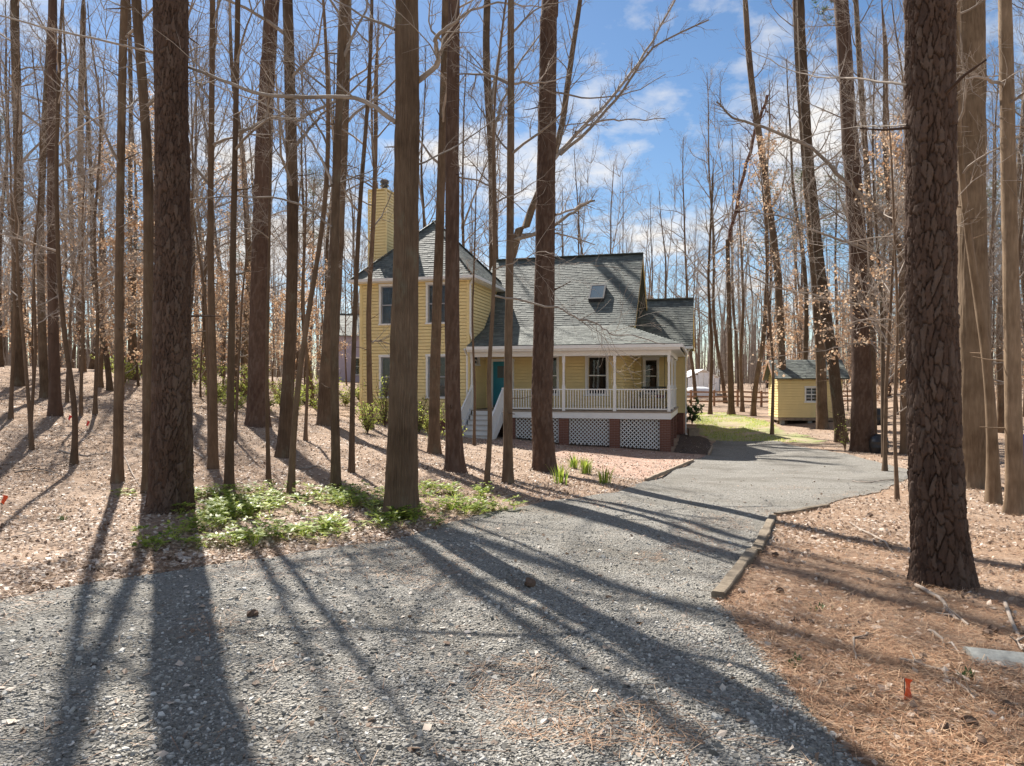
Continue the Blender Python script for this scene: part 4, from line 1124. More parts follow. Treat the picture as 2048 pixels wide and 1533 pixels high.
tree('beech_tree', 'young', [(1770, 890), (1772, 780), (1780, 640), (1786, 520)], 9, 5, 'small beech holding tan leaves between shed and thickest pine', 9, 1.6, 16, 3.6, leaf='tanleaf', D=20.5,
     limbs=[([(1780, 690), (1746, 680), (1670, 698), (1594, 709), (1543, 714)], 3, -.8), ([(1782, 640), (1720, 640), (1660, 660)], 3, .8)])

# --- understory trees with wide twiggy limbs
for i, (px, D, w_, hh_, h0_, nb_, Lb_, lf, lab) in enumerate([
        ([(190, 800), (196, 640), (188, 460), (200, 300)], 20, 8, 9, 2.2, 20, 3.8, None, 'spreading understory tree with fine twigs behind the mossy trunk'),
        ([(60, 870), (72, 700), (66, 520), (80, 380)], 16, 7, 8.5, 2.6, 18, 3.4, None, 'twiggy understory tree near the left edge'),
        ([(372, 860), (380, 700), (372, 560), (384, 420)], 21, 8, 10, 3.0, 18, 3.6, None, 'fine twigged understory tree beyond the thick left pine'),
        ([(610, 905), (616, 760), (606, 600), (612, 430)], 19, 7, 10, 3.6, 16, 3.4, None, 'slight understory tree between grey trunk and large brown trunk'),
        ([(948, 905), (950, 780), (944, 640), (950, 480)], 23.5, 6, 11, 5.6, 16, 3.2, None, 'slight twiggy tree beside the porch stair'),
        ([(1795, 1000), (1788, 840), (1796, 640), (1786, 400)], 13.5, 8, 9.5, 3.0, 20, 4.0, None, 'spreading twiggy tree half hidden by the thickest pine'),
        ([(1544, 848), (1547, 740), (1536, 600), (1530, 420)], 33, 7, 13, 4.5, 20, 4.2, 'tanleaf', 'slender beech with scattered tan leaves before the shed'),
        ([(1835, 905), (1830, 760), (1840, 560)], 25, 8, 11, 2.5, 20, 4.0, 'tanleaf', 'leafy tan beech behind the thickest pine'),
        ([(1420, 818), (1424, 700), (1416, 560), (1425, 380)], 44, 8, 15, 6, 22, 5.0, None, 'twiggy tree behind the right end of the porch'),
        ([(320, 790), (326, 640), (318, 500)], 27, 9, 10, 1.6, 20, 4.0, 'tanleaf', 'tan leaved beech glimpsed left of the thick pine'),
        ([(200, 775), (206, 640), (200, 500)], 30, 9, 9, 1.4, 20, 4.2, 'tanleaf', 'tan leaved beech on the rise behind the bent sapling'),
        ([(470, 790), (476, 660), (468, 520)], 32, 9, 10, 1.6, 20, 4.0, 'tanleaf', 'tan leaved beech left of the dark red pine')]):
    tree('understory_tree', 'young', px, w_, w_ * .55, lab, hh_, h0_, nb_, Lb_, D=D, leaf=lf, dens=1.15, seed=300 + i)
# --- woods further back: copies of a few kinds
def proto(kind, seed, height, r0, nb, Lb, h0, leaf=None, dens=1.0):
    rs_ = np.random.default_rng(seed)
    n_ = 9; path = np.zeros((n_, 3)); path[:, 2] = np.linspace(-.3, height, n_); path[1:, :2] = np.cumsum(rs_.normal(0, height * .010, (n_ - 1, 2)), 0)
    rad = r0 * np.linspace(1, .08, n_) ** .8
    tm = trunk_mesh(path, rad, kind, 9, 26, seed, 0)
    lv = [] if leaf else None
    tb = crown_along(path, rad, h0, rs_, nb, Lb, lv, dens)
    # some trunks fork
    if kind == 'hard' and seed % 2 == 0:
        k = 4; P = [path[k]]; d_ = unit(np.array([rs_.normal(0, .35), rs_.normal(0, .35), 1.0]))
        for i in range(6): d_ = unit(d_ + rs_.normal(0, .08, 3)); P.append(P[-1] + d_ * height * .09)
        P = np.array(P); tb.add(P, rad[k] * np.linspace(.75, .1, 7), 6)
        for i in range(2, 7):
            for _ in range(3): grow(tb, P[i], unit(d_ + rs_.normal(0, .6, 3)), Lb * .6, .03, 1, rs_, 3, lv)
    bmh = tb.mesh('branches', TW); lm = None
    if leaf:
        V, Fc = leaf_quads(np.array(lv), .10, rs_); lm = npmesh('leaves', V, [Fc], M[leaf])
    return tm, bmh, lm
PR = [proto('hard', s, h_, r_, 25, 4.8, h_ * .22) for s, h_, r_ in ((21, 20, .13), (22, 23, .16), (23, 17, .09), (24, 21, .14), (25, 24, .19), (26, 15, .07))]
BE = [proto('young', s, h_, .05, 18, 2.6, .9, 'tanleaf', .9) for s, h_ in ((31, 6.5), (32, 8.0), (33, 5.0))]
_pp = [np.zeros((9, 3)) for _ in range(2)]
PT = []
for s in (41, 42):
    rs_ = np.random.default_rng(s); p_ = np.zeros((9, 3)); p_[:, 2] = np.linspace(-.3, 20, 9); p_[1:, :2] = np.cumsum(rs_.normal(0, .12, (8, 2)), 0)
    PT.append((trunk_mesh(p_, .19 * np.linspace(1, .25, 9), 'pine', 9, 26, s, 0), p_[-1]))
def house_xy(x_, y_):
    c_, s_ = math.cos(R(15)), math.sin(R(15)); a = x_ - 6.12; b_ = y_ - 28
    return a * c_ - b_ * s_, a * s_ + b_ * c_
def blocked(x_, y_, pad=1.0):
    u, v_ = house_xy(x_, y_)
    if -14.5 - pad < u < 1.2 + pad and -2 < v_ < 12.5 + pad: return True
    if sx_ - 1.2 < x_ < sx_ + 4.6 and 32 < y_ < 40.5: return True
    if bool(inpoly(np.array([x_]), np.array([y_]), DRIVE)[0]) or bool(inpoly(np.array([x_]), np.array([y_]), LAWN)[0]): return True
    if 9 < x_ < 13.5 and 26 < y_ < 52: return True
    return False
spots = []
def scatter_trees(count, y0, y1, mind, side=None):
    out = []; tries = 0
    while len(out) < count and tries < 20000:
        tries += 1
        y_ = y0 + (y1 - y0) * random.random() ** .8; x_ = random.uniform(-.80, .80) * y_
        if side == 'L' and x_ > -.22 * y_: continue
        if side == 'R' and x_ < .30 * y_: continue
        if y_ < 42 and -9 < x_ < 12: continue
        if blocked(x_, y_): continue
        if any((x_ - a) ** 2 + (y_ - b_) ** 2 < mind ** 2 for a, b_ in spots): continue
        spots.append((x_, y_)); out.append((x_, y_))
    return out
def zone(pos):
    q_ = pos[0] / pos[1]
    side = 'left of the house' if q_ < -.215 else ('above the house roofs' if q_ < .25 else 'right of the house')
    return side, ('nearer' if pos[1] < 40 else 'middle' if pos[1] < 65 else 'farther')
def put(nm, lab, cat, grp, pos, parts, s_):
    sd__, dp = zone(pos)
    lab = '%s, in the %s woods %s' % (lab, dp, sd__); grp = '%s, %s woods %s' % (grp, dp, sd__)
    T_ = empty(nm, (pos[0], pos[1], h1(*pos)), random.uniform(0, 6.28)); tag(T_, lab, cat, grp)
    T_.scale = (s_, s_, s_ * random.uniform(.92, 1.1)); T_.rotation_euler = (random.gauss(0, .025), random.gauss(0, .025), random.uniform(0, 6.28))
    for pn, me in zip(('trunk', 'branches', 'leaves'), parts):
        if me is not None: link(pn, me, T_)
for pos in scatter_trees(13, 26, 38, 2.8, 'L') + scatter_trees(16, 24, 38, 2.6, 'R') + scatter_trees(118, 40, 100, 2.4):
    k = random.randrange(6)
    put('bare_tree', ('slim grey bare hardwood', 'tall forked bare hardwood', 'thin low bare hardwood', 'tall double stemmed bare hardwood', 'tallest stout bare hardwood', 'small forked bare hardwood')[k], 'tree', 'bare hardwoods', pos, PR[k], random.uniform(.75, 1.15))
US = [proto('young', s, h_, .055, 24, 4.2, 2.3, None, 1.1) for s, h_ in ((51, 9.5), (53, 11.5), (55, 8.0))]
for pos in scatter_trees(6, 18, 34, 2.6, 'L') + scatter_trees(9, 17, 36, 2.0, 'R') + scatter_trees(12, 43, 60, 2.5):
    k = random.randrange(3)
    put('twiggy_sapling', ('spreading twiggy young tree', 'tall spreading twiggy young tree', 'short spreading twiggy young tree')[k], 'tree', 'twiggy young trees', pos, US[k], random.uniform(.85, 1.2))
for pos in scatter_trees(22, 22, 46, 2.0, 'L') + scatter_trees(18, 26, 48, 2.0, 'R') + scatter_trees(16, 46, 70, 2):
    put('young_beech', 'young beech holding tan leaves', 'tree', 'tan leaved beeches', pos, random.choice(BE), random.uniform(.8, 1.2))
for pos in scatter_trees(9, 45, 95, 3, 'L') + scatter_trees(13, 42, 95, 3, 'R'):
    tm, tp = random.choice(PT); s_ = random.uniform(.8, 1.15)
    sd__, dp = zone(pos); T_ = empty('distant_pine', (pos[0], pos[1], h1(*pos)), random.uniform(0, 6.28)); tag(T_, 'tall pine with green needle crown, in the %s woods %s' % (dp, sd__), 'tree', 'green crowned pines, %s woods %s' % (dp, sd__))
    T_.scale = (s_, s_, s_); link('trunk', tm, T_)
    c1, c2 = random.choice(PINE); c_ = link('crown', c1, T_); c_.location = tp; c_.scale = (1.1, 1.1, 1.1); link('needles', c2, c_)
# far wood: reads as one mass
tb = Tubes()
for i in range(1500):
    y_ = rng.uniform(90, 170); x_ = rng.uniform(-.85, .85) * y_; z_ = h1(x_, y_); hh_ = rng.uniform(10, 22); r_ = rng.uniform(.05, .2)
    p = np.array([[x_, y_, z_ - .3], [x_ + rng.normal(0, .3), y_, z_ + hh_ * .5], [x_ + rng.normal(0, .8), y_, z_ + hh_]])
    tb.add(p, np.array([r_, r_ * .7, r_ * .15]), 4)
    for k in range(7):
        t_ = rng.uniform(.05, 1); q_ = p[0] + (p[2] - p[0]) * t_; a_ = rng.uniform(0, 6.28); L = rng.uniform(1, 3.6)
        d_ = np.array([math.cos(a_), math.sin(a_), rng.uniform(.3, 1.2)]); d_ = unit(d_)
        tb.add(np.array([q_, q_ + d_ * L * .5 + rng.normal(0, .12, 3), q_ + d_ * L + rng.normal(0, .3, 3)]), np.array([.035, .022, .01]), 3)
BY = rng.uniform(62, 130, 4500); BX_ = rng.uniform(-.85, .85, 4500) * BY; BZ = H(BX_, BY)
for x_, y_, z_ in zip(BX_, BY, BZ):
    hh_ = rng.uniform(1.2, 5.5)
    if -.02 < x_ / y_ < .33 and y_ < 75: continue
    p = np.array([x_, y_, z_ - .2])
    tb.add(np.array([p, p + np.array([rng.normal(0, .8), 0, hh_])]), np.array([.03, .008]), 3)
o = link('distant_woods', tb.mesh('distant_woods', M['twig']))
tag(o, 'far off mass of bare winter trees closing the view', 'woods', kind='stuff')

# ------------------------------------------------------------------ shrubs and low plants
def shrub(name, pos, hgt, spread, nst, leaf, nleaf, label, cat='shrub', group=None, lsize=.05, seed=1, stems='young'):
    rs_ = np.random.default_rng(seed); T_ = empty(name, (pos[0], pos[1], h1(*pos) - .03)); tag(T_, label, cat, group)
    tb = Tubes(); lv = []
    for i in range(nst):
        a_ = rs_.uniform(0, 6.28); out = rs_.uniform(.15, 1) * spread
        n_ = 6; t_ = np.linspace(0, 1, n_)
        P = np.stack([math.cos(a_) * out * t_ ** 1.4, math.sin(a_) * out * t_ ** 1.4, hgt * rs_.uniform(.6, 1.05) * t_ ** .85], -1) + rs_.normal(0, .03, (n_, 3)) * t_[:, None]
        tb.add(P, .011 * np.linspace(1, .3, n_), 4)
        for k in range(4):
            j = rs_.integers(1, n_ - 1); d_ = unit(rs_.normal(0, 1, 3) + np.array([0, 0, .5])); L = rs_.uniform(.2, .5) * hgt * .6
            Q = np.array([P[j], P[j] + d_ * L * .5 + rs_.normal(0, .02, 3), P[j] + d_ * L]); tb.add(Q, np.array([.005, .004, .002]), 3)
            for m_ in range(max(1, nleaf // (nst * 4))): lv.append(Q[1] + (Q[2] - Q[1]) * rs_.uniform(-.6, 1) + rs_.normal(0, .035, 3))
    link('stems', tb.mesh('stems', M[stems]), T_)
    V, Fc = leaf_quads(np.array(lv), lsize, rs_); link('leaves', npmesh('leaves', V, [Fc], M[leaf]), T_)
    return T_
for i, (p, D, h_, s_, nl, lab) in enumerate([
        ((770, 868), 27.5, 2.0, .9, 900, 'arching light green shrub against the left half of the tower wall'),
        ((735, 905), 22.5, 1.1, .8, 700, 'low spreading green shrub left of the stout trunk before the tower'),
        ((860, 900), 23.5, 1.3, .8, 800, 'light green shrub just right of the stout trunk before the tower'),
        ((838, 870), 27.0, 1.4, .8, 700, 'green shrub at the tower foot beneath the lower right window'),
        ((905, 905), 22.0, .7, .7, 300, 'small twiggy green shrub at the dark pine by the stair')]):
    x_ = (p[0] - CX) / F * D
    shrub('green_shrub', (x_, D), h_, s_, 26, 'shrub', nl, lab, 'shrub', 'green shrubs before the tower', .055, 50 + i)
k = 0
for (xx, D) in ((440, 31), (500, 34), (470, 27), (560, 33), (610, 36), (640, 31), (690, 38), (250, 33), (720, 40), (390, 37), (530, 29), (420, 34), (590, 30), (660, 35), (480, 38), (350, 30), (555, 38)):
    x_ = (xx - CX) / F * D
    shrub('woodland_shrub', (x_, D), (1.1, 1.9, .8, 1.5)[k % 4], (1.1, 1.7, 1.3)[k % 3], 26, 'shrub', (500, 1000, 700)[k % 3], 'pale green leafing shrub in the woods left of the house', 'shrub', 'pale green shrubs in the left woods', .075, 70 + k); k += 1
x_, y_ = hit(1384, 850)
shrub('evergreen_shrub', (x_, y_), 1.5, .75, 14, 'dark_leaf', 900, 'leggy evergreen shrub beside the right end of the house', 'shrub', None, .11, 91)
x_, y_ = hit(1690, 905)
shrub('wispy_shrub', (x_, y_), 1.5, .5, 22, 'shrub', 160, 'wispy bare shrub with few green leaves by the leaning trunk', 'shrub', None, .05, 92)

def blades(name, pos, n_, h_, r_, mat, label, cat, group=None, seed=0, wd=.012):
    rs_ = np.random.default_rng(seed); V = []; Fc = []
    for i in range(n_):
        a_ = rs_.uniform(0, 6.28); q_ = rs_.uniform(0, r_); b_ = np.array([math.cos(a_) * q_, math.sin(a_) * q_, -.02]); ln = h_ * rs_.uniform(.6, 1.1); le = rs_.uniform(.05, .5) * ln
        s_ = np.array([-math.sin(a_), math.cos(a_), 0]) * wd; o_ = np.array([math.cos(a_), math.sin(a_), 0])
        m_ = b_ + o_ * le * .3 + np.array([0, 0, ln * .6]); t_ = b_ + o_ * le + np.array([0, 0, ln]); k_ = len(V)
        V += [b_ - s_, b_ + s_, m_ + s_, m_ - s_, t_]; Fc += [[k_, k_ + 1, k_ + 2], [k_, k_ + 2, k_ + 3], [k_ + 3, k_ + 2, k_ + 4]]
    o_ = link(name, npmesh(name, np.array(V), [np.array(Fc)], mat)); o_.location = (pos[0], pos[1], h1(*pos)); tag(o_, label, cat, group); return o_
for i, (p, n_, lab) in enumerate([((1150, 938), 40, 'tuft of green daffodil leaves nearest the large red brown pine'), ((1172, 948), 60, 'fullest tuft of daffodil leaves by the brown path'),
        ((1122, 968), 40, 'daffodil tuft below the foot of the large red brown pine'), ((1208, 968), 26, 'small daffodil tuft at the gravel edge')]):
    blades('daffodil_clump', hit(*p), n_, .42, .16, M['green'], lab, 'plant', 'daffodil tufts', 20 + i)

# hellebore ground cover
BED = [hit(*p) for p in [(240, 985), (300, 1010), (400, 990), (560, 985), (700, 985), (760, 990), (860, 985), (960, 990), (1060, 1000), (1090, 1012), (1000, 1025), (880, 1052), (800, 1070), (700, 1085), (560, 1095), (400, 1100), (290, 1110), (270, 1080), (390, 1040), (250, 1010)]]
C0 = []
P0 = np.array(BED); lo = P0.min(0); hi = P0.max(0)
while len(C0) < 330:
    p = rng.uniform(lo, hi)
    if inpoly(np.array([p[0]]), np.array([p[1]]), BED)[0] and rng.random() < 2.6 * (vnoise(np.array([p[0] * 1.3]), np.array([p[1] * 1.3]), 9)[0] - .42) + .3 * (abs(p[0] + 2.8) < 1.3): C0.append(p)
Vs, Fs, off = [], [], 0
for p in C0:
    hgt = rng.uniform(.05, .22); z0 = h1(*p); k = rng.integers(5, 10)
    for s in range(k):
        a_ = rng.uniform(0, 6.28); r_ = rng.uniform(.03, .16); c_ = np.array([p[0] + math.cos(a_) * r_, p[1] + math.sin(a_) * r_, z0 + hgt * rng.uniform(.5, 1.05)])
        for m_ in range(5):     # palmate leaflets
            b_ = a_ + (m_ - 2) * .62; d_ = np.array([math.cos(b_), math.sin(b_), rng.uniform(-.15, .35)]); s_ = np.array([-math.sin(b_), math.cos(b_), rng.uniform(-.2, .2)]); L = rng.uniform(.05, .10)
            Vs += [c_, c_ + d_ * L * .55 + s_ * L * .22, c_ + d_ * L, c_ + d_ * L * .55 - s_ * L * .22]
            Fs += [[off, off + 1, off + 2], [off, off + 2, off + 3]]; off += 4
        b0 = np.array([p[0], p[1], z0]); Vs += [b0 + (.004, 0, 0), b0 - (.004, 0, 0), c_]; Fs.append([off, off + 1, off + 2]); off += 3
o = link('hellebore_bed', npmesh('hellebore_bed', np.array(Vs), [np.array(Fs)], M['green']))
tag(o, 'bright green leafy ground cover along the gravel edge', 'ground cover', kind='stuff')
for i, p in enumerate([(120, 1040), (1640, 1225), (1590, 1335), (1955, 1165), (1940, 1360)]):
    blades('weed_tuft', hit(*p), 12, .08, .08, M['dark_leaf'], 'little green weed tuft growing through the litter', 'plant', 'weed tufts in the litter', 60 + i, .012)

# ------------------------------------------------------------------ gravel stones, leaves, needles
def polar(n_, r0, r1, half):
    r_ = r0 * (r1 / r0) ** rng.random(n_); a_ = rng.uniform(-half, half, n_)
    return r_ * np.tan(a_), r_
X, Y = polar(78000, 3.0, 17, .64)
k = inpoly(X, Y, DRIVE) & (rng.random(len(Y)) < np.clip((17 - Y) / 9, 0, 1)); X, Y = X[k], Y[k]; n_ = len(X)
sz = np.clip(rng.lognormal(math.log(.0060), .5, n_), .003, .022)
ang = rng.uniform(0, 6.28, (n_, 1)) + np.arange(5)[None] * (2 * np.pi / 5) + rng.normal(0, .25, (n_, 5))
rr = sz[:, None] * rng.uniform(.65, 1.25, (n_, 5)); rr[:, ::3] *= 1.35
rot = rng.uniform(0, 6.28, n_); th = sz * rng.uniform(.2, .6, n_)
ex, ey = np.cos(ang) * rr, np.sin(ang) * rr
tl = rng.normal(0, .2, (n_, 2))
Z = H(X, Y) + .018
bot = np.stack([X[:, None] + ex * 1.1, Y[:, None] + ey * 1.1, Z[:, None] - .006 + 0 * ex], -1)
top = np.stack([X[:, None] + ex * .8, Y[:, None] + ey * .8, Z[:, None] + th[:, None] + ex * tl[:, :1] + ey * tl[:, 1:]], -1)
V = np.concatenate([bot, top], 1).reshape(-1, 3)
i = np.arange(n_)[:, None] * 10
sd_ = np.concatenate([i + np.array([[j, (j + 1) % 5, 5 + (j + 1) % 5, 5 + j]]) for j in range(5)]); tp = i + np.arange(5, 10)[None]
o = link('gravel', npmesh('gravel', V, [sd_, tp], M['gravel_stone']))
tag(o, 'loose crushed grey stone covering the near driveway', 'gravel', kind='stuff')

X, Y = polar(135000, 3.2, 34, .68)
k = ~inpoly(X, Y, DRIVE) | (rng.random(len(X)) < .018)
hu = np.array([house_xy(a, b_) for a, b_ in zip(X, Y)])
k &= ~((hu[:, 0] > -13.3) & (hu[:, 0] < .3) & (hu[:, 1] > -.1))
k &= ~inpoly(X, Y, LAWN) | (rng.random(len(X)) < .3)
k &= rng.random(len(X)) < np.where((X > 1.5) & (Y < 9), .26, 1.0) * np.clip(2.2 * vnoise(X * 1.2, Y * 1.2, 31), .25, 1)
X, Y = X[k], Y[k]
C = np.stack([X, Y, H(X, Y) + rng.uniform(.008, .035, len(X))], -1)
V, Fc = leaf_quads(C, .052, rng, .65)
o = link('fallen_leaves', npmesh('fallen_leaves', V, [Fc], M['litter'])); tag(o, 'dry tan and brown leaves carpeting the woodland floor', 'leaves', kind='stuff')
X, Y = polar(150000, 3.2, 16, .66)
dens = np.where(X > 1.0, 1.0, .45)
k = (~inpoly(X, Y, DRIVE) | (rng.random(len(X)) < .02 + .35 * (vnoise(X * 1.3, Y * 1.3, 44) > .74))) & (rng.random(len(X)) < dens)
X, Y = X[k], Y[k]; n_ = len(X)
C = np.stack([X, Y, H(X, Y) + rng.uniform(.012, .045, n_)], -1)
a_ = rng.uniform(0, 6.28, n_); d_ = np.stack([np.cos(a_), np.sin(a_), rng.normal(0, .12, n_)], -1) * rng.uniform(.06, .12, (n_, 1)); s_ = np.stack([-np.sin(a_), np.cos(a_), np.zeros(n_)], -1) * .0021
V = np.stack([C - d_ - s_, C - d_ + s_, C + d_ + s_ * .4], 1).reshape(-1, 3)
o = link('pine_straw', npmesh('pine_straw', V, [np.arange(len(V)).reshape(-1, 3)], M['needle'])); tag(o, 'rusty fallen pine needles matted over the ground', 'pine straw', kind='stuff')
X = rng.uniform(9, 15, 9000); Y = rng.uniform(30, 45, 9000); k = inpoly(X, Y, LAWN) & (vnoise(X * .8, Y * .8, 21) > .42); X, Y = X[k], Y[k]; n_ = len(X)
C = np.stack([X, Y, H(X, Y) + .008], -1); l_ = rng.normal(0, .03, (n_, 3)); l_[:, 2] = rng.uniform(.04, .09, n_)
V = np.stack([C - (.012, 0, 0), C + (.012, 0, 0), C + l_], 1).reshape(-1, 3)
o = link('grass', npmesh('grass', V, [np.arange(len(V)).reshape(-1, 3)], M['shrub'])); tag(o, 'thin short grass on the sunny lawn patch', 'grass', kind='stuff')

# sticks on the ground
def stick(p, w_, label, twig=2, seed=0, group=None):
    rs_ = np.random.default_rng(seed); Q = []
    for a, b_ in p: x_, y_ = hit(a, b_); Q.append((x_, y_, h1(x_, y_) + .03))
    Q = np.array(Q); n_ = len(Q); t_ = np.linspace(0, n_ - 1, (n_ - 1) * 3 + 1); Qs = np.stack([np.interp(t_, np.arange(n_), Q[:, k_]) for k_ in range(3)], -1); Qs[1:-1] += rs_.normal(0, .012, Qs[1:-1].shape)
    c_ = Qs.mean(0); tb = Tubes(); tb.add(Qs - c_, w_ * np.linspace(1, .5, len(Qs)), 7)
    for k_ in range(twig):
        j = rs_.integers(1, len(Qs) - 1); d_ = unit(np.array([rs_.normal(), rs_.normal(), .4])); tb.add(np.array([Qs[j] - c_, Qs[j] - c_ + d_ * .07, Qs[j] - c_ + d_ * .15]), w_ * np.array([.5, .35, .2]), 4)
    o_ = link('fallen_stick', tb.mesh('fallen_stick', TW)); o_.location = c_; tag(o_, label, 'stick', group)
stick([(1832, 1180), (1880, 1205), (1905, 1240), (1938, 1262)], .020, 'pale bare stick lying at the foot of the thickest pine', 2, 1)
stick([(1735, 1275), (1710, 1300), (1712, 1330)], .011, 'small curved grey stick in the pine straw', 1, 2)
stick([(1800, 1332), (1860, 1345), (1910, 1378), (1950, 1410)], .013, 'long dark stick right of the orange flag', 2, 3)
stick([(1858, 1270), (1890, 1292), (1930, 1320)], .012, 'grey stick leading to the concrete pipe', 1, 4)
stick([(2010, 1215), (2030, 1270), (2046, 1310)], .018, 'dark broken branch lying at the right edge', 3, 5)
for k_, (pts_, r_) in enumerate([([(120, 905), (175, 915), (220, 908)], .02), ([(380, 900), (408, 918), (440, 915)], .018), ([(30, 950), (70, 940), (130, 955)], .016), ([(600, 940), (640, 935), (660, 945)], .015), ([(1000, 1000), (1040, 990), (1070, 1001)], .012)]):
    stick(pts_, r_, ('grey fallen limb below the red flags', 'grey fallen limb behind the slender brown trunk', 'grey fallen limb at the left edge', 'fallen stick left of the brown trunk in the ground cover', 'fallen stick by the gravel edge near the brown trunk')[k_], 3, 40 + k_)
stick([(248, 915), (262, 950), (292, 990)], .012, 'dark curved twig leaning by the left pine', 2, 6)
stick([(10, 1085), (60, 1070), (110, 1062)], .012, 'thin dark stick in the leaves at the left edge', 2, 7)
stick([(360, 1118), (385, 1125)], .03, 'short pale log piece in the shade of the left pine', 0, 8)
stick([(1705, 800 + 165), (1740, 968), (1790, 962)], .018, 'dark stick lying across the far gravel', 1, 9)
stick([(1700, 1050), (1770, 1090), (1795, 1120)], .016, 'grey fallen branch in the litter left of the thickest pine', 2, 10)
# pine cones
cv = []
for i in range(8):
    for j in range(9):
        a_ = j / 9 * 6.283 + i * .35; r_ = .032 * math.sin(math.pi * (i + 1) / 9.5) + .004; cv.append((r_ * math.cos(a_) * (1.15 if j % 2 else .8), -.045 + i * .0125, r_ * math.sin(a_) * (1.15 if j % 2 else .8) + .026))
i = np.arange(7)[:, None]; j = np.arange(9)[None]
cf = np.stack([i * 9 + j, i * 9 + (j + 1) % 9, (i + 1) * 9 + (j + 1) % 9, (i + 1) * 9 + j], -1).reshape(-1, 4)
cme = npmesh('pine_cone', np.array(cv), [cf, np.array([[8 - t for t in range(9)]]), np.array([[63 + t for t in range(9)]])], M['cone'])
for k, p in enumerate([(1060, 1176), (1550, 1115), (1482, 1195), (1620, 1255), (1590, 1250), (1940, 1458), (1890, 1470), (1960, 1505), (1740, 1035), (1845, 1325), (1560, 1190), (505, 1240), (870, 1062), (1985, 1270), (1975, 1280), (2010, 1420)]):
    x_, y_ = hit(*p); o = link('pine_cone', cme); o.location = (x_, y_, h1(x_, y_) + .01); o.rotation_euler = (0, 0, k * 1.3); s_ = .72 + .12 * (k % 3)
    if k == 0: s_ = 1.35
    o.scale = (s_, s_, s_)
    tag(o, 'dark pine cone lying on the open gravel' if k == 0 else 'small brown pine cone lying in the straw or at the gravel edge', 'pine cone', None if k == 0 else 'pine cones')

# marker flags
def flag(p, mat, hgt, label, group='survey flags', D=None):
    x_, y_ = hit(*p); T_ = empty('marker_flag', (x_, y_, h1(x_, y_)), .4); tag(T_, label, 'flag', group)
    Bx().box((-.0018, -.0018, -.06), (.0018, .0018, hgt)).build('wire', M['metal'], T_)
    V = []
    for i in range(6):
        t_ = i / 5; V += [(.002 + .012 * math.sin(t_ * 5), .006 * math.cos(t_ * 4), hgt - .115 * t_), (.05 + .02 * math.sin(t_ * 4 + 1) , .02 * math.sin(t_ * 6), hgt - .02 - .125 * t_)]
    V = np.array(V); f_ = np.array([[2 * i, 2 * i + 1, 2 * i + 3, 2 * i + 2] for i in range(5)])
    o_ = link('flag', npmesh('flag', V, [f_], mat), T_); sm = o_.modifiers.new('thickness', 'SOLIDIFY'); sm.thickness = .001
flag((1809, 1412), M['orange'], .14, 'orange marker flag in the pine straw at lower right')
flag((4, 1022), M['orange'], .22, 'orange marker flag at the left edge of the picture')
flag((137, 850), M['red'], .25, 'small red marker flag beside the slim dark pine')
flag((173, 862), M['red'], .25, 'small red marker flag between bent sapling and mossy trunk')

# concrete pipe, barrels, blue drum
x_, y_ = hit(1935, 1318); x2, y2 = x_ + .95, y_ - .02
seg = 28; an = np.arange(seg) / seg * 2 * np.pi; V = []
for rad_, xx in ((.15, 0), (.15, 1.6), (.02, 1.6), (.02, 0)): V.append(np.stack([np.full(seg, xx), rad_ * np.cos(an), rad_ * np.sin(an)], -1))
V = np.concatenate(V); f_ = np.concatenate([np.stack([k * seg + np.arange(seg), k * seg + (np.arange(seg) + 1) % seg, ((k + 1) % 4) * seg + (np.arange(seg) + 1) % seg, ((k + 1) % 4) * seg + np.arange(seg)], -1) for k in range(4)])
o = link('concrete_pipe', npmesh('concrete_pipe', V, [f_], M['concrete'], False)); o.location = (x_, y_, h1(x_, y_) - .03); o.rotation_euler = (0, R(1), R(-16)); o.scale = (1, 1.15, .62)
tag(o, 'half buried grey concrete drain pipe at the lower right edge', 'pipe')
def barrel(p, D, rad_, hgt, label, mat, tilt=0):
    x_ = (p[0] - CX) / F * D if D else hit(*p)[0]; y_ = D or hit(*p)[1]
    T_ = empty('barrel', (x_, y_, h1(x_, y_) - .02), .3); tag(T_, label, 'barrel')
    pr = [(0, 0), (rad_ * .88, 0), (rad_ * .95, .03), (rad_ * .97, hgt * .3), (rad_ * 1.03, hgt * .33), (rad_ * 1.03, hgt * .36), (rad_, hgt * .39), (rad_, hgt * .62), (rad_ * 1.03, hgt * .65), (rad_ * 1.03, hgt * .68), (rad_ * .97, hgt * .71), (rad_ * .93, hgt * .9), (rad_ * .72, hgt * .97), (rad_ * .7, hgt), (0, hgt)]
    lathe('body', pr, mat, T_, 28)
    lathe('lid', [(rad_ * .5, hgt + .002), (rad_ * .5, hgt + .05), (0, hgt + .05)], mat, T_, 20)
    box('hoop_stake', (-.03, -rad_ - .03, 0), (.02, -rad_ - .012, hgt * .85), M['cedar'], T_)
barrel((1758, 906), None, .31, .62, 'squat black plastic barrel right of the dark red pine', M['plastic'])
barrel((1755, 846), 33.5, .26, .72, 'farther black barrel behind the squat one in the woods', M['plastic'])
barrel((2047, 925), 21, .28, .85, 'blue plastic drum at the right edge among trunks', M['blue'])

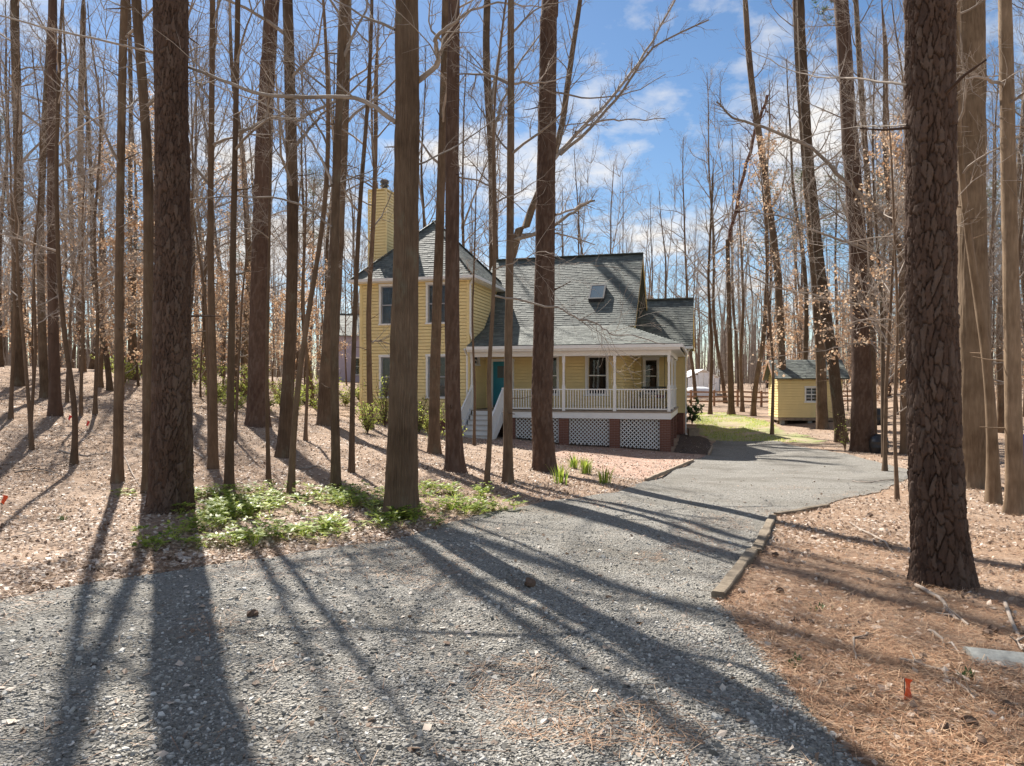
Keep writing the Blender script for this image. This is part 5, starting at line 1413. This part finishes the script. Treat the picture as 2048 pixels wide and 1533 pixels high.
# fence, tent, covered vehicle, neighbour house
FN = empty('rail_fence', wpt(1400, 800, 52)); FN.location.z = h1(FN.location.x, FN.location.y); tag(FN, 'brown wooden rail fence beyond the lawn', 'fence')
pts = []
for i in range(9):
    x_ = 11.2 + i * 1.55; y_ = 52 - i * .35; pts.append((x_, y_, h1(x_, y_)))
L0 = np.array(FN.location)
for p in pts:
    q_ = np.array(p) - L0; Bx().box((q_[0] - .07, q_[1] - .07, q_[2] - .3), (q_[0] + .07, q_[1] + .07, q_[2] + 1.15)).build('fence_post', M['cedar'], FN)
for a, b_ in zip(pts[:-1], pts[1:]):
    for hh_ in (.35, .68, 1.0): Bx().bar(np.array(a) - L0 + (0, -.09, hh_ + random.uniform(-.02, .02)), np.array(b_) - L0 + (0, -.09, hh_ + random.uniform(-.02, .02)), .04, .12).build('rail', M['cedar'], FN)
x_ = (1395 - CX) / F * 66; z_ = h1(x_, 66)
TN = empty('white_tent', (x_, 66, z_), R(10)); tag(TN, 'white canvas tent canopy behind the fence', 'tent')
Bx().hexa([(-1.6, -1.3, 1.4), (0, -1.3, 2.15), (0, 1.5, 2.15), (-1.6, 1.5, 1.4), (-1.6, -1.3, 1.44), (0, -1.3, 2.2), (0, 1.5, 2.2), (-1.6, 1.5, 1.44)]).hexa([(0, -1.3, 2.15), (1.6, -1.3, 1.4), (1.6, 1.5, 1.4), (0, 1.5, 2.15), (0, -1.3, 2.2), (1.6, -1.3, 1.44), (1.6, 1.5, 1.44), (0, 1.5, 2.2)]).build('canopy', M['tarp'], TN)
B_ = Bx()
for a in range(6): B_.box((-1.55 + a * .52, -1.28, .2), (-1.07 + a * .52, -1.25, 1.4 + .6 * (1 - abs(a - 2.5) / 2.6)))
B_.build('side_curtain', M['tarp'], TN)
for a in (-1.55, 1.55): box('pole', (a - .03, -1.34, -.2), (a + .03, -1.29, 1.42), M['metal'], TN)
CV = lathe('covered_mound', [(1.55, -.1), (1.5, .35), (1.3, .62), (.9, .8), (.4, .86), (0, .87)], M['tarp'], None, 24); CV.location = ((1397 - CX) / F * 62, 62, h1((1397 - CX) / F * 62, 62)); CV.scale = (1, .6, 1)
tag(CV, 'low white covered mound in front of the tent', 'cover')
x_ = (752 - CX) / F * 62; z_ = h1(x_, 62) - .3
NB = empty('neighbour_house', (x_, 62, z_), R(12)); tag(NB, 'lavender grey neighbour house glimpsed through trunks left of the tower', 'house')
wall((-4, 0, 0), UX, FR, 8, -.3, 4.4, [(2, 2.9, 1, 2.4), (5.2, 6.1, 1, 2.4)], parent=NB, mat='lav', boards=False)
wall((4, 0, 0), UY, (1, 0, 0), 6, -.3, 4.4, parent=NB, mat='lav', boards=False)
for a in (2, 5.2): window((-4, 0, 0), UX, FR, a, a + .9, 1, 2.4, parent=NB)
roof_face('roof', [(-4.3, -.3, 4.3), (4.3, -.3, 4.3), (4.3, 3, 6.4), (-4.3, 3, 6.4)], NB, .2, .6)
roof_face('roof', [(4.3, 6.3, 4.3), (-4.3, 6.3, 4.3), (-4.3, 3, 6.4), (4.3, 3, 6.4)], NB, .2, .6)
